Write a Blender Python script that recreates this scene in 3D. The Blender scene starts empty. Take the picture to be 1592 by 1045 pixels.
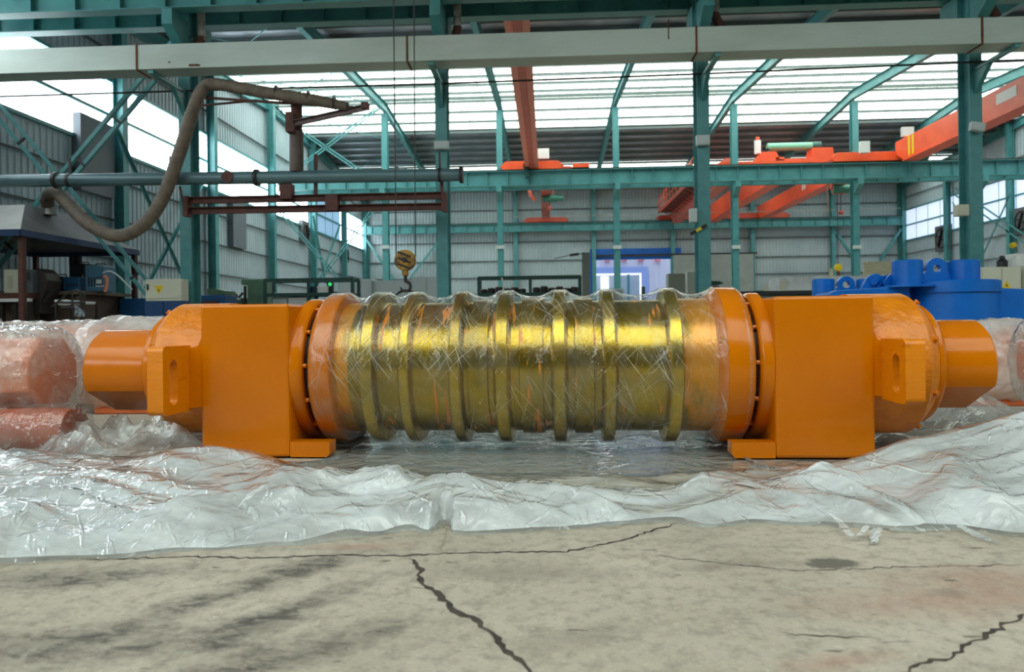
import bpy, bmesh, math, random
from mathutils import Vector, Matrix, noise
R = math.radians
random.seed(7)
scene = bpy.context.scene
C = scene.collection

# ------------------------------------------------------------------ camera
F, YAW, ROLL, CYP, H = 1110.0, 0.0502, 0.012, 504.0, 0.75
cam_data = bpy.data.cameras.new('camera')
cam = bpy.data.objects.new('camera', cam_data)
C.objects.link(cam)
cam_data.sensor_width = 36.0
cam_data.lens = F / 1592.0 * 36.0
cam_data.shift_y = -(522.5 - CYP) / 1592.0
cam_data.clip_end = 400
_r = Vector((math.cos(YAW), math.sin(YAW), 0)); _u = Vector((0, 0, 1)); _f = Vector((-math.sin(YAW), math.cos(YAW), 0))
_r2 = _r * math.cos(ROLL) - _u * math.sin(ROLL); _u2 = _r * math.sin(ROLL) + _u * math.cos(ROLL)
cam.matrix_world = Matrix(((_r2.x, _u2.x, -_f.x, 0), (_r2.y, _u2.y, -_f.y, 0), (_r2.z, _u2.z, -_f.z, H), (0, 0, 0, 1)))
cam_data.dof.use_dof = True
cam_data.dof.focus_distance = 4.1
cam_data.dof.aperture_fstop = 3.2
scene.camera = cam

# ------------------------------------------------------------------ sky, exposure
SKYLIGHT, WINDOW, SKY = 7.0, 13.0, 3.0
world = bpy.data.worlds.new('sky'); scene.world = world
world.use_nodes = True
bg = world.node_tree.nodes['Background']
bg.inputs[0].default_value = (0.80, 0.88, 1.0, 1); bg.inputs[1].default_value = SKY
scene.view_settings.view_transform = 'Standard'
scene.view_settings.look = 'None'
scene.view_settings.gamma = 1.0
scene.view_settings.use_curve_mapping = False
scene.view_settings.exposure = -0.9
scene.cycles.max_bounces = 7
scene.cycles.diffuse_bounces = 3
scene.cycles.glossy_bounces = 4
scene.cycles.transparent_max_bounces = 16
scene.cycles.sample_clamp_indirect = 6.0
scene.cycles.caustics_reflective = False
scene.cycles.caustics_refractive = False
scene.cycles.use_denoising = True
scene.cycles.use_adaptive_sampling = True
scene.cycles.adaptive_threshold = 0.08

# ------------------------------------------------------------------ measuring helpers: a pixel of the photo at a real distance
def ray(px, py):
    u = px - 796; v = py - CYP
    c, s = math.cos(ROLL), math.sin(ROLL)
    u, v = u * c - v * s, u * s + v * c
    c, s = math.cos(YAW), math.sin(YAW)
    return Vector((u / F * c - s, u / F * s + c, -v / F))
def P(px, py, Y):
    d = ray(px, py); return Vector((0, 0, H)) + d * (Y / d.y)
def G(px, py, z=0.0):
    d = ray(px, py); return Vector((0, 0, H)) + d * ((z - H) / d.z)
def PX(px, py, X):
    d = ray(px, py); return Vector((0, 0, H)) + d * (X / d.x)

# ------------------------------------------------------------------ materials
def lin(c):
    return tuple(((v / 255) / 12.92 if v / 255 <= 0.04045 else ((v / 255 + 0.055) / 1.055) ** 2.4) for v in c)
MATS = {}
def nt(m): return m.node_tree.nodes, m.node_tree.links
def mat(name, rgb, rough=0.5, metal=0.0, rgb2=None, nscale=3.0, lo=0.4, hi=0.7, bump=0.0, bscale=40.0, stretch=(1, 1, 1), spec=0.5, rvar=0.0, detail=6):
    if name in MATS: return MATS[name]
    m = bpy.data.materials.new(name); m.use_nodes = True
    N, L = nt(m); b = N['Principled BSDF']
    c1 = (*lin(rgb), 1)
    b.inputs['Base Color'].default_value = c1
    b.inputs['Roughness'].default_value = rough
    b.inputs['Metallic'].default_value = metal
    b.inputs['Specular IOR Level'].default_value = spec
    tc = N.new('ShaderNodeTexCoord'); mp = N.new('ShaderNodeMapping'); mp.inputs['Scale'].default_value = stretch
    L.new(tc.outputs['Object'], mp.inputs[0])
    if rgb2 is not None:
        n = N.new('ShaderNodeTexNoise'); n.inputs['Scale'].default_value = nscale; n.inputs['Detail'].default_value = detail; n.inputs['Roughness'].default_value = 0.6
        L.new(mp.outputs[0], n.inputs['Vector'])
        r = N.new('ShaderNodeValToRGB'); r.color_ramp.elements[0].position = lo; r.color_ramp.elements[1].position = hi
        r.color_ramp.elements[0].color = c1; r.color_ramp.elements[1].color = (*lin(rgb2), 1)
        L.new(n.outputs[0], r.inputs[0]); L.new(r.outputs[0], b.inputs['Base Color'])
        if rvar:
            mr = N.new('ShaderNodeMapRange'); mr.inputs[3].default_value = rough - rvar; mr.inputs[4].default_value = rough + rvar
            L.new(n.outputs[0], mr.inputs[0]); L.new(mr.outputs[0], b.inputs['Roughness'])
    if bump:
        n2 = N.new('ShaderNodeTexNoise'); n2.inputs['Scale'].default_value = bscale; n2.inputs['Detail'].default_value = 4
        L.new(mp.outputs[0], n2.inputs['Vector'])
        bp = N.new('ShaderNodeBump'); bp.inputs['Strength'].default_value = bump; bp.inputs['Distance'].default_value = 0.02
        L.new(n2.outputs[0], bp.inputs['Height']); L.new(bp.outputs[0], b.inputs['Normal'])
    MATS[name] = m
    return m
def emit(name, rgb, strength):
    if name in MATS: return MATS[name]
    m = bpy.data.materials.new(name); m.use_nodes = True
    N, L = nt(m); b = N['Principled BSDF']
    b.inputs['Base Color'].default_value = (*lin(rgb), 1); b.inputs['Roughness'].default_value = 0.4
    b.inputs['Emission Color'].default_value = (*lin(rgb), 1); b.inputs['Emission Strength'].default_value = strength
    MATS[name] = m
    return m
teal = mat('teal_paint', (80, 146, 148), 0.45, 0, (66, 128, 132), 2.5)
teal_d = mat('teal_girder_paint', (70, 140, 138), 0.4, 0, (56, 118, 120), 1.5)
grey_clad = mat('grey_cladding', (172, 188, 196), 0.5, 0.0, (156, 173, 182), 0.6)
grey_clad_far = mat('far_cladding', (172, 188, 192), 0.55, 0.0, (154, 171, 177), 0.4)
foil = mat('roof_foil', (148, 158, 170), 0.36, 0.45, (190, 198, 210), 0.9, bump=0.5, bscale=3.0)
duct_m = mat('galvanised_duct', (176, 188, 180), 0.42, 0.25, (158, 168, 158), 1.2, stretch=(0.3, 1, 1))
rust = mat('rust', (112, 62, 34), 0.85, 0, (70, 44, 30), 12)
brown = mat('rusty_brown_steel', (98, 58, 50), 0.75, 0, (70, 46, 42), 6)
pipe_m = mat('teal_grey_pipe', (92, 122, 128), 0.35, 0.1, (76, 102, 108), 2, stretch=(0.4, 1, 1))
hose_m = mat('flexible_hose', (116, 104, 90), 0.7, 0, (88, 78, 68), 5)
orange = mat('orange_enamel', (208, 114, 0), 0.16, 0, (200, 106, 0), 2.0, bump=0.025, bscale=60, spec=0.3)
orange_cast = mat('orange_cast', (222, 128, 0), 0.32, 0, (200, 110, 0), 9.0, bump=0.55, bscale=26, spec=0.5)
orange_flame = mat('orange_flame_cut', (224, 128, 0), 0.35, 0, (192, 100, 0), 8.0, 0.6, 0.78, bump=0.18, bscale=14, stretch=(1, 1, 3))
dark_gap = mat('dark_neck_steel', (38, 24, 12), 0.4, 0.5, (70, 40, 14), 8)  # very dark brown for the neck between flanges and discs
crane_o = mat('crane_orange', (240, 96, 54), 0.35, 0, (226, 82, 46), 1.5)
crane_r = mat('crane_red', (196, 82, 62), 0.45, 0, (176, 70, 54), 1.5)
blue_m = mat('blue_enamel', (0, 104, 196), 0.33, 0, (0, 94, 182), 2.0, bump=0.05, bscale=25)
blue_frame = mat('blue_door_paint', (10, 100, 190), 0.5, 0, (8, 86, 168), 1.0)
navy = mat('navy_fascia', (34, 62, 108), 0.6, 0, (26, 48, 82), 3)
green_m = mat('machine_green', (92, 124, 96), 0.5, 0, (76, 106, 84), 2)
green_d = mat('dark_green_rack', (22, 70, 62), 0.5, 0, (18, 56, 52), 2)
cream = mat('cream_cabinet', (206, 206, 186), 0.5, 0, (194, 194, 176), 1)
pale = mat('pale_grey_cabinet', (196, 206, 204), 0.5, 0, (182, 194, 194), 1)
black = mat('black_plastic', (22, 24, 26), 0.5)
dark_st = mat('dark_steel', (48, 46, 46), 0.5, 0.4, (64, 56, 50), 5)
steel = mat('bright_steel', (170, 170, 168), 0.35, 0.8, (140, 138, 134), 8)
yellow = mat('yellow_paint', (228, 196, 24), 0.5)
hook_y = mat('worn_yellow', (176, 128, 26), 0.5, 0, (64, 44, 24), 6, 0.45, 0.6)
white_m = mat('white_paint', (232, 232, 230), 0.5)
hood_l = mat('hood_sheet_lit', (206, 206, 200), 0.6, 0.1, (186, 186, 180), 1.2)  # hood sheet as lit: light falling on front and top is in the colour
hood_d = mat('hood_sheet_shaded', (96, 94, 96), 0.65, 0.1, (80, 78, 80), 1.5)  # same sheet metal darkened, shade of sides and back put into the colour
wood = mat('tan_board', (196, 190, 160), 0.8, 0, (176, 168, 140), 3, stretch=(1, 1, 6))
lav = mat('pale_lavender_cladding', (214, 218, 240), 0.6, 0, (206, 211, 236), 0.5)
sky_panel = emit('skylight_sheet', (244, 255, 246), SKYLIGHT)
win_panel = emit('window_pane', (240, 250, 255), WINDOW)
win_blue = emit('blue_window_pane', (150, 186, 222), 1.0)
win_right = emit('right_window_pane', (214, 228, 255), 1.6)

# ------------------------------------------------------------------ mesh helpers
def rootloc(o):
    v = Vector((0, 0, 0))
    while o is not None:
        v += o.location; o = o.parent
    return v
class MB:
    def __init__(s): s.v = []; s.f = []; s.uv = None
    def add(s, vs, fs):
        b = len(s.v); s.v += [Vector(p) for p in vs]; s.f += [tuple(b + i for i in f) for f in fs]; return s
    def box(s, lo, hi):
        x0, y0, z0 = lo; x1, y1, z1 = hi
        return s.add([(x0, y0, z0), (x1, y0, z0), (x1, y1, z0), (x0, y1, z0), (x0, y0, z1), (x1, y0, z1), (x1, y1, z1), (x0, y1, z1)],
                     [(3, 2, 1, 0), (4, 5, 6, 7), (0, 1, 5, 4), (1, 2, 6, 5), (2, 3, 7, 6), (3, 0, 4, 7)])
    def cbox(s, c, d): return s.box([c[i] - d[i] / 2 for i in range(3)], [c[i] + d[i] / 2 for i in range(3)])
    def frame(s, p, q, up=(0, 0, 1)):
        p = Vector(p); q = Vector(q); d = (q - p).normalized(); up = Vector(up)
        if abs(d.dot(up)) > 0.98: up = Vector((0, 1, 0)) if abs(d.y) < 0.9 else Vector((1, 0, 0))
        a = d.cross(up).normalized(); b = a.cross(d).normalized()
        return p, q, a, b
    def bar(s, p, q, w, h, up=(0, 0, 1)):
        return s.prof(p, q, [(-w / 2, -h / 2), (w / 2, -h / 2), (w / 2, h / 2), (-w / 2, h / 2)], up)
    def prof(s, p, q, pts, up=(0, 0, 1)):
        p, q, a, b = s.frame(p, q, up); n = len(pts)
        vs = [p + a * x + b * y for x, y in pts] + [q + a * x + b * y for x, y in pts]
        fs = [(i, (i + 1) % n, n + (i + 1) % n, n + i) for i in range(n)] + [tuple(range(n - 1, -1, -1)), tuple(range(n, 2 * n))]
        return s.add(vs, fs)
    def ibeam(s, p, q, w, d, tf=0.02, tw=0.012, up=(0, 0, 1)):
        x = w / 2; y = d / 2; t = tw / 2
        return s.prof(p, q, [(-x, -y), (x, -y), (x, -y + tf), (t, -y + tf), (t, y - tf), (x, y - tf), (x, y), (-x, y), (-x, y - tf), (-t, y - tf), (-t, -y + tf), (-x, -y + tf)], up)
    def chan(s, p, q, w, d, t=0.012, up=(0, 0, 1)):
        x = w / 2; y = d / 2
        return s.prof(p, q, [(-x, -y), (x, -y), (x, -y + t), (-x + t, -y + t), (-x + t, y - t), (x, y - t), (x, y), (-x, y)], up)
    def angle(s, p, q, w, t=0.01, up=(0, 0, 1)):
        return s.prof(p, q, [(0, 0), (w, 0), (w, t), (t, t), (t, w), (0, w)], up)
    def tube(s, path, r, seg=10, cap=True):
        path = [Vector(p) for p in path]; n = len(path)
        rs = r if isinstance(r, (list, tuple)) else [r] * n
        base = len(s.v); pa = None
        for i, p in enumerate(path):
            d = (path[min(i + 1, n - 1)] - path[max(i - 1, 0)]).normalized()
            if pa is None:
                up = Vector((0, 0, 1)) if abs(d.z) < 0.9 else Vector((1, 0, 0))
                a = d.cross(up).normalized()
            else:
                a = (pa - d * pa.dot(d)).normalized()
            pa = a; b = d.cross(a)
            for k in range(seg):
                t = 2 * math.pi * k / seg
                s.v.append(p + (a * math.cos(t) + b * math.sin(t)) * rs[i])
        for i in range(n - 1):
            for k in range(seg):
                k2 = (k + 1) % seg
                s.f.append((base + i * seg + k, base + i * seg + k2, base + (i + 1) * seg + k2, base + (i + 1) * seg + k))
        if cap:
            s.f.append(tuple(base + k for k in range(seg - 1, -1, -1))); s.f.append(tuple(base + (n - 1) * seg + k for k in range(seg)))
        return s
    def cyl(s, p, q, r, seg=20): return s.tube([p, q], r, seg)
    def lathe(s, prof, org, axis='X', seg=64, cap=True):
        # prof: list of (t, r); axis direction X, Y or Z through org
        org = Vector(org); base = len(s.v)
        for t, r in prof:
            for k in range(seg):
                a = 2 * math.pi * k / seg; c, d = r * math.cos(a), r * math.sin(a)
                o = {'X': (t, c, d), 'Y': (d, t, c), 'Z': (c, d, t)}[axis]
                s.v.append(org + Vector(o))
        n = len(prof)
        for i in range(n - 1):
            for k in range(seg):
                k2 = (k + 1) % seg
                s.f.append((base + i * seg + k, base + i * seg + k2, base + (i + 1) * seg + k2, base + (i + 1) * seg + k))
        if cap:
            s.f.append(tuple(base + k for k in range(seg - 1, -1, -1))); s.f.append(tuple(base + (n - 1) * seg + k for k in range(seg)))
        return s
    def prism(s, pts, vec):
        n = len(pts); vec = Vector(vec); pts = [Vector(p) for p in pts]
        return s.add(pts + [p + vec for p in pts], [(i, (i + 1) % n, n + (i + 1) % n, n + i) for i in range(n)] + [tuple(range(n - 1, -1, -1)), tuple(range(n, 2 * n))])
    def mesh(s, name, m=None, smooth=None, bevel=0.0):
        me = bpy.data.meshes.new(name); me.from_pydata([tuple(p) for p in s.v], [], s.f); me.update()
        bm = bmesh.new(); bm.from_mesh(me)
        bmesh.ops.recalc_face_normals(bm, faces=bm.faces)
        if bevel:
            es = [e for e in bm.edges if len(e.link_faces) == 2 and e.calc_face_angle(0) > 0.5]
            bmesh.ops.bevel(bm, geom=es, offset=bevel, segments=2, profile=0.5, affect='EDGES', clamp_overlap=True)
        bm.to_mesh(me); bm.free()
        if m: me.materials.append(m)
        if smooth is not None:
            me.shade_smooth(); me.set_sharp_from_angle(angle=R(smooth))
        return me
    def build(s, name, m, parent=None, local=False, smooth=None, bevel=0.0):
        if parent is not None and not local:
            o = rootloc(parent); s.v = [p - o for p in s.v]
        ob = bpy.data.objects.new(name, s.mesh(name, m, smooth, bevel)); C.objects.link(ob)
        if parent is not None: ob.parent = parent
        return ob
def tag(o, label, cat, group=None, kind=None):
    o['label'] = label; o['category'] = cat
    if group: o['group'] = group
    if kind: o['kind'] = kind
    return o
def thing(name, label, cat, loc=(0, 0, 0), rotz=0.0, group=None):
    o = bpy.data.objects.new(name, None); C.objects.link(o); o.location = loc; o.rotation_euler = (0, 0, rotz)
    o.empty_display_size = 0.2
    return tag(o, label, cat, group)
def inst(name, me, loc, parent, rot=(0, 0, 0), scale=None):
    o = bpy.data.objects.new(name, me); C.objects.link(o); o.parent = parent
    o.location = Vector(loc) - (rootloc(parent) if parent is not None else Vector((0, 0, 0))); o.rotation_euler = rot
    if scale: o.scale = scale
    return o
def struct(name, mb, m, label=None, **k):
    o = mb.build(name, m, None, **k); o['kind'] = 'structure'
    if label: o['label'] = label
    return o

# ================================================================== THE HALL
XL, XR, Y1, Y2, YW, YB = -14.4, 27.0, 16.6, 37.0, 55.5, -27.6
XC = [XL + 6.0 * k for k in range(8)]; XC[7] = XR
RIDGE, SL = 12.6, 0.0745
Y0 = -5.5
def roof_z(y):
    return RIDGE - SL * abs(y - (Y2 if y > Y1 else Y0))
LWY = [YW - 6.5 * k for k in range(13)]

# ---- floor: worn concrete with oil stains
def floor_material():
    m = bpy.data.materials.new('worn_concrete'); m.use_nodes = True
    N, L = nt(m); b = N['Principled BSDF']; b.inputs['Roughness'].default_value = 0.75; b.inputs['Specular IOR Level'].default_value = 0.3
    tc = N.new('ShaderNodeTexCoord')
    def nz(scale, detail=8, rough=0.6, sx=1, sy=1, rot=0.0, dist=0.0):
        mp = N.new('ShaderNodeMapping'); mp.inputs['Scale'].default_value = (sx, sy, 1); mp.inputs['Rotation'].default_value = (0, 0, rot)
        L.new(tc.outputs['Object'], mp.inputs[0])
        n = N.new('ShaderNodeTexNoise'); n.inputs['Scale'].default_value = scale; n.inputs['Detail'].default_value = detail; n.inputs['Roughness'].default_value = rough; n.inputs['Distortion'].default_value = dist
        L.new(mp.outputs[0], n.inputs['Vector']); return n.outputs[0]
    def ramp(x, p0, p1, c0=(0, 0, 0, 1), c1=(1, 1, 1, 1)):
        r = N.new('ShaderNodeValToRGB'); r.color_ramp.elements[0].position = p0; r.color_ramp.elements[1].position = p1
        r.color_ramp.elements[0].color = c0; r.color_ramp.elements[1].color = c1; L.new(x, r.inputs[0]); return r.outputs[0]
    def mix(a, bcol, fac, mode='MIX'):
        x = N.new('ShaderNodeMix'); x.data_type = 'RGBA'; x.blend_type = mode
        if isinstance(fac, float): x.inputs[0].default_value = fac
        else: L.new(fac, x.inputs[0])
        for i, v in ((6, a), (7, bcol)):
            if isinstance(v, tuple): x.inputs[i].default_value = v
            else: L.new(v, x.inputs[i])
        return x.outputs[2]
    def math_(op, a, bb):
        x = N.new('ShaderNodeMath'); x.operation = op; x.use_clamp = True
        for i, v in ((0, a), (1, bb)):
            if isinstance(v, (int, float)): x.inputs[i].default_value = v
            else: L.new(v, x.inputs[i])
        return x.outputs[0]
    c = ramp(nz(1.3), 0.3, 0.7, (*lin((160, 151, 136)), 1), (*lin((194, 184, 169)), 1))
    c = mix(c, (*lin((112, 104, 94)), 1), math_('MULTIPLY', ramp(nz(18, 6, 0.7), 0.47, 0.70), 0.6))
    c = mix(c, (*lin((214, 208, 190)), 1), math_('MULTIPLY', ramp(nz(60, 3), 0.58, 0.72), 0.4))
    def blob(px, py, rx, ry, rot=0.0, edge=0.35, sc=6.0):
        p = G(px, py)
        mp = N.new('ShaderNodeMapping'); mp.vector_type = 'TEXTURE'; mp.inputs['Location'].default_value = (p.x, p.y, 0); mp.inputs['Rotation'].default_value = (0, 0, rot); mp.inputs['Scale'].default_value = (rx, ry, 1)
        L.new(tc.outputs['Object'], mp.inputs[0])
        ln = N.new('ShaderNodeVectorMath'); ln.operation = 'LENGTH'; L.new(mp.outputs[0], ln.inputs[0])
        a = N.new('ShaderNodeMath'); a.operation = 'ADD'; L.new(ln.outputs['Value'], a.inputs[0])
        s = N.new('ShaderNodeMath'); s.operation = 'MULTIPLY_ADD'; L.new(nz(sc, 6, 0.7), s.inputs[0]); s.inputs[1].default_value = 1.6; s.inputs[2].default_value = -0.8
        L.new(s.outputs[0], a.inputs[1])
        return ramp(a.outputs[0], 1.0 - edge, 1.0 + edge * 0.4, (1, 1, 1, 1), (0, 0, 0, 1))
    dark = (*lin((66, 62, 60)), 1)
    speck = ramp(nz(9, 8, 0.75, 1.0, 2.0, 0.5, 0.6), 0.47, 0.60)
    for a in ((330, 930, 0.42, 0.11, 0.9), (430, 960, 0.42, 0.09, 1.0), (480, 880, 0.30, 0.10, 0.5), (120, 900, 0.5, 0.12, 0.2), (240, 1000, 0.4, 0.12, 0.5), (60, 1000, 0.3, 0.12, 0.2), (560, 990, 0.2, 0.08, 0.9), (370, 1040, 0.3, 0.12, 0.9)):
        c = mix(c, dark, math_('MULTIPLY', math_('MULTIPLY', blob(*a[:4], a[4], 0.8), math_('ADD', math_('MULTIPLY', speck, 0.7), 0.42)), 0.85))
    c = mix(c, (*lin((92, 90, 84)), 1), math_('MULTIPLY', blob(1293, 876, 0.095, 0.055, 0.1, 0.3, 20), 0.85))
    c = mix(c, (*lin((120, 118, 112)), 1), math_('MULTIPLY', blob(1478, 922, 0.06, 0.04, 0, 0.5, 20), 0.6))
    for a in ((1480, 930, 0.5, 0.18, 0.2), (1540, 900, 0.4, 0.15, 0), (1300, 1030, 0.22, 0.05, 0.3), (560, 850, 0.2, 0.05, 0.1)):
        c = mix(c, (*lin((164, 128, 112)), 1), math_('MULTIPLY', blob(*a[:4], a[4], 0.9), 0.55))
    for a in ((800, 890, 0.5, 0.1, 0.0), (900, 990, 0.2, 0.08, 0.4), (1120, 880, 0.25, 0.06, 0.2)):
        c = mix(c, (*lin((118, 108, 98)), 1), math_('MULTIPLY', blob(*a[:4], a[4], 0.9), 0.4))
    c = mix(c, (*lin((70, 64, 58)), 1), math_('MULTIPLY', ramp(nz(26, 3, 0.5, 0.35, 1.5, 0.3), 0.68, 0.73), 0.8))
    c = mix(c, (*lin((88, 82, 76)), 1), math_('MULTIPLY', ramp(nz(75, 4, 0.65, 0.8, 1.4), 0.60, 0.70), 0.55))
    L.new(c, b.inputs['Base Color'])
    bp = N.new('ShaderNodeBump'); bp.inputs['Strength'].default_value = 0.35; bp.inputs['Distance'].default_value = 0.01
    L.new(nz(30, 8, 0.7), bp.inputs['Height']); L.new(bp.outputs[0], b.inputs['Normal'])
    return m
floor = struct('floor', MB().box((XL - 0.3, YB - 0.3, -0.2), (XR + 0.3, YW + 0.3, 0)), floor_material(), 'worn grey concrete floor with cracks and oil stains')
crack_m = mat('crack_dirt', (58, 50, 46), 0.95, 0, (84, 74, 66), 14)
def crack(pts, w, seed, m=crack_m):
    rnd = random.Random(seed); g = [G(*p) for p in pts]; mb = MB(); L_, R_ = [], []
    fine = []
    for a, b in zip(g[:-1], g[1:]):
        n = max(2, int((b - a).length / 0.018))
        for i in range(n):
            t = i / n; p = a.lerp(b, t); d = (b - a).normalized(); s = Vector((-d.y, d.x, 0))
            fine.append((p + s * rnd.uniform(-1, 1) * 0.009, s, w * rnd.uniform(0.35, 1.25)))
    for k, (p, s, ww) in enumerate(fine):
        e = min(1, k / 4, (len(fine) - 1 - k) / 4); ww = max(0.0006, ww * e)
        L_.append(p + s * ww + Vector((0, 0, 0.0012))); R_.append(p - s * ww + Vector((0, 0, 0.0012)))
    n = len(fine)
    mb.add(L_ + R_, [(i, n + i, n + i + 1, i + 1) for i in range(n - 1)])
    return mb.build('crack', m, floor)
crack([(120, 872), (270, 866), (400, 868), (520, 864), (640, 864), (700, 860), (800, 858), (880, 858), (950, 845), (1000, 830), (1060, 812)], 0.006, 1)
crack([(636, 866), (652, 885), (655, 905), (680, 925), (705, 950), (740, 965), (760, 985), (790, 1015), (850, 1070)], 0.010, 2)
crack([(693, 812), (691, 838), (680, 864)], 0.005, 3, mat('pale_crack', (150, 140, 120), 0.9))
crack([(1000, 862), (1150, 880), (1250, 888), (1400, 882), (1600, 878)], 0.0022, 4)
crack([(1640, 940), (1570, 968), (1530, 990), (1480, 1020), (1390, 1050)], 0.006, 5)
crack([(1210, 984), (1290, 990), (1380, 994)], 0.003, 6)

# ---- ceiling: foil-backed roof, daylight sheets, purlins, rafters
def slab(mb, y0, y1, t=0.02):
    z0, z1 = roof_z(y0 + 1e-4), roof_z(y1 - 1e-4)
    return mb.add([(XL, y0, z0), (XR, y0, z0), (XR, y1, z1), (XL, y1, z1), (XL, y0, z0 + t), (XR, y0, z0 + t), (XR, y1, z1 + t), (XL, y1, z1 + t)],
                  [(0, 1, 2, 3), (7, 6, 5, 4), (0, 4, 5, 1), (1, 5, 6, 2), (2, 6, 7, 3), (3, 7, 4, 0)])
ceiling = bpy.data.objects.new('ceiling', None); C.objects.link(ceiling); ceiling['kind'] = 'structure'; ceiling['label'] = 'foil lined gable roof with daylight sheets and teal rafters'
for a, b in ((YB, Y0 - 5.7), (Y0 + 5.7, Y1), (Y1, 30.3), (41.8, 48.9), (51.8, YW)):
    slab(MB(), a, b).build('roof_lining', foil, ceiling)
def sheets(ya, yb, w=1.0):
    za, zb = roof_z(ya + 1e-3), roof_z(yb - 1e-3)
    n = int((XR - XL) / w); wn = (XR - XL) / n
    me = MB().add([(0.006, ya, za), (wn - 0.006, ya, za), (wn - 0.006, yb, zb), (0.006, yb, zb)], [(0, 1, 2, 3)]).mesh('skylight_sheet', sky_panel)
    sm = MB().bar((0, ya, za - 0.012), (0, yb, zb - 0.012), 0.022, 0.02).mesh('sheet_lap', pale)
    for k in range(n):
        inst('skylight_sheet', me, (XL + k * wn, 0, 0), ceiling)
        if k: inst('sheet_lap', sm, (XL + k * wn, 0, 0), ceiling)
sheets(30.3, Y2); sheets(Y2, 41.8); sheets(48.9, 51.8); sheets(Y0 - 5.7, Y0, 2.0); sheets(Y0, Y0 + 5.7, 2.0)
purlin_m = mat('purlin_grey', (120, 134, 134), 0.5, 0.2)
pm = MB().chan((XL, 0, -0.09), (XR, 0, -0.09), 0.07, 0.18).mesh('purlin', purlin_m)
pms = MB().chan((XL, 0, -0.065), (XR, 0, -0.065), 0.06, 0.13).mesh('slim_purlin', purlin_m)
y = Y1 + 0.8
while y < YW:
    lit = 30.3 < y < 41.8 or 48.9 < y < 51.8
    inst('purlin', pms if lit else pm, (0, y, roof_z(y)), ceiling); y += 1.5 if lit else 1.17
y = YB + 1.0
while y < Y1 - 0.3:
    inst('purlin', pm, (0, y, roof_z(y)), ceiling); y += 2.0
# perforated ridge gutter seen as a dotted line under the ridge
MB().box((XL, Y2 - 0.22, RIDGE - 0.20), (XR, Y2 - 0.16, RIDGE - 0.04)).build('ridge_channel', mat('ridge_grey', (84, 100, 98), .5), ceiling)
def rafter_mesh(ya, yb):
    mb = MB(); n = 4
    for sgn in (1,):
        za, zb = roof_z(ya + 1e-3) - 0.19, roof_z(yb - 1e-3) - 0.19
        hi = lambda t: za + (zb - za) * t
        dep = lambda t: 0.75 - 0.5 * min(1, abs(t - 0.0) * 2.2) if True else 0
        D = [(0.0, 0.44), (0.5, 0.44), (1.0, 0.44)]
        for (t0, d0), (t1, d1) in zip(D[:-1], D[1:]):
            p0, p1 = ya + (yb - ya) * t0, ya + (yb - ya) * t1
            w = 0.11
            mb.add([(-0.006, p0, hi(t0)), (0.006, p0, hi(t0)), (0.006, p1, hi(t1)), (-0.006, p1, hi(t1)), (-0.006, p0, hi(t0) - d0), (0.006, p0, hi(t0) - d0), (0.006, p1, hi(t1) - d1), (-0.006, p1, hi(t1) - d1)],
                   [(0, 1, 2, 3), (7, 6, 5, 4), (0, 4, 5, 1), (1, 5, 6, 2), (2, 6, 7, 3), (3, 7, 4, 0)])
            for off0, off1 in ((0, 0), (-d0, -d1)):
                mb.add([(-w, p0, hi(t0) + off0), (w, p0, hi(t0) + off0), (w, p1, hi(t1) + off1), (-w, p1, hi(t1) + off1), (-w, p0, hi(t0) + off0 - 0.018), (w, p0, hi(t0) + off0 - 0.018), (w, p1, hi(t1) + off1 - 0.018), (-w, p1, hi(t1) + off1 - 0.018)],
                       [(0, 1, 2, 3), (7, 6, 5, 4), (0, 4, 5, 1), (1, 5, 6, 2), (2, 6, 7, 3), (3, 7, 4, 0)])
    return mb.mesh('rafter', teal)
rm1, rm2, rm3, rm4 = rafter_mesh(Y1, Y2), rafter_mesh(YW, Y2), rafter_mesh(Y1 - 0.1, Y0), rafter_mesh(YB, Y0)
for k, x in enumerate(XC):
    x = x + (0.15 if k == 0 else -0.15 if k == 7 else 0)
    for me in (rm1, rm2, rm3, rm4): inst('rafter', me, (x, 0, 0), ceiling)
tie = mat('tie_rod_steel', (96, 120, 118), 0.5, 0.3)
def roof_brace(x0, y0, x1, y1):
    MB().tube([(x0, y0, roof_z(y0) - 0.3), (x1, y1, roof_z(y1) - 0.3)], 0.025, 6).build('roof_brace', teal, ceiling)
for (a, b) in ((0, 1), (6, 7)):
    for ya, yb in ((17, 23.5), (23.5, 30), (30, 36.8), (37.2, 43.5), (43.5, 49.5), (49.5, 55.3)):
        roof_brace(XC[a] + .2, ya, XC[b] - .2, yb); roof_brace(XC[a] + .2, yb, XC[b] - .2, ya)

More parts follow.
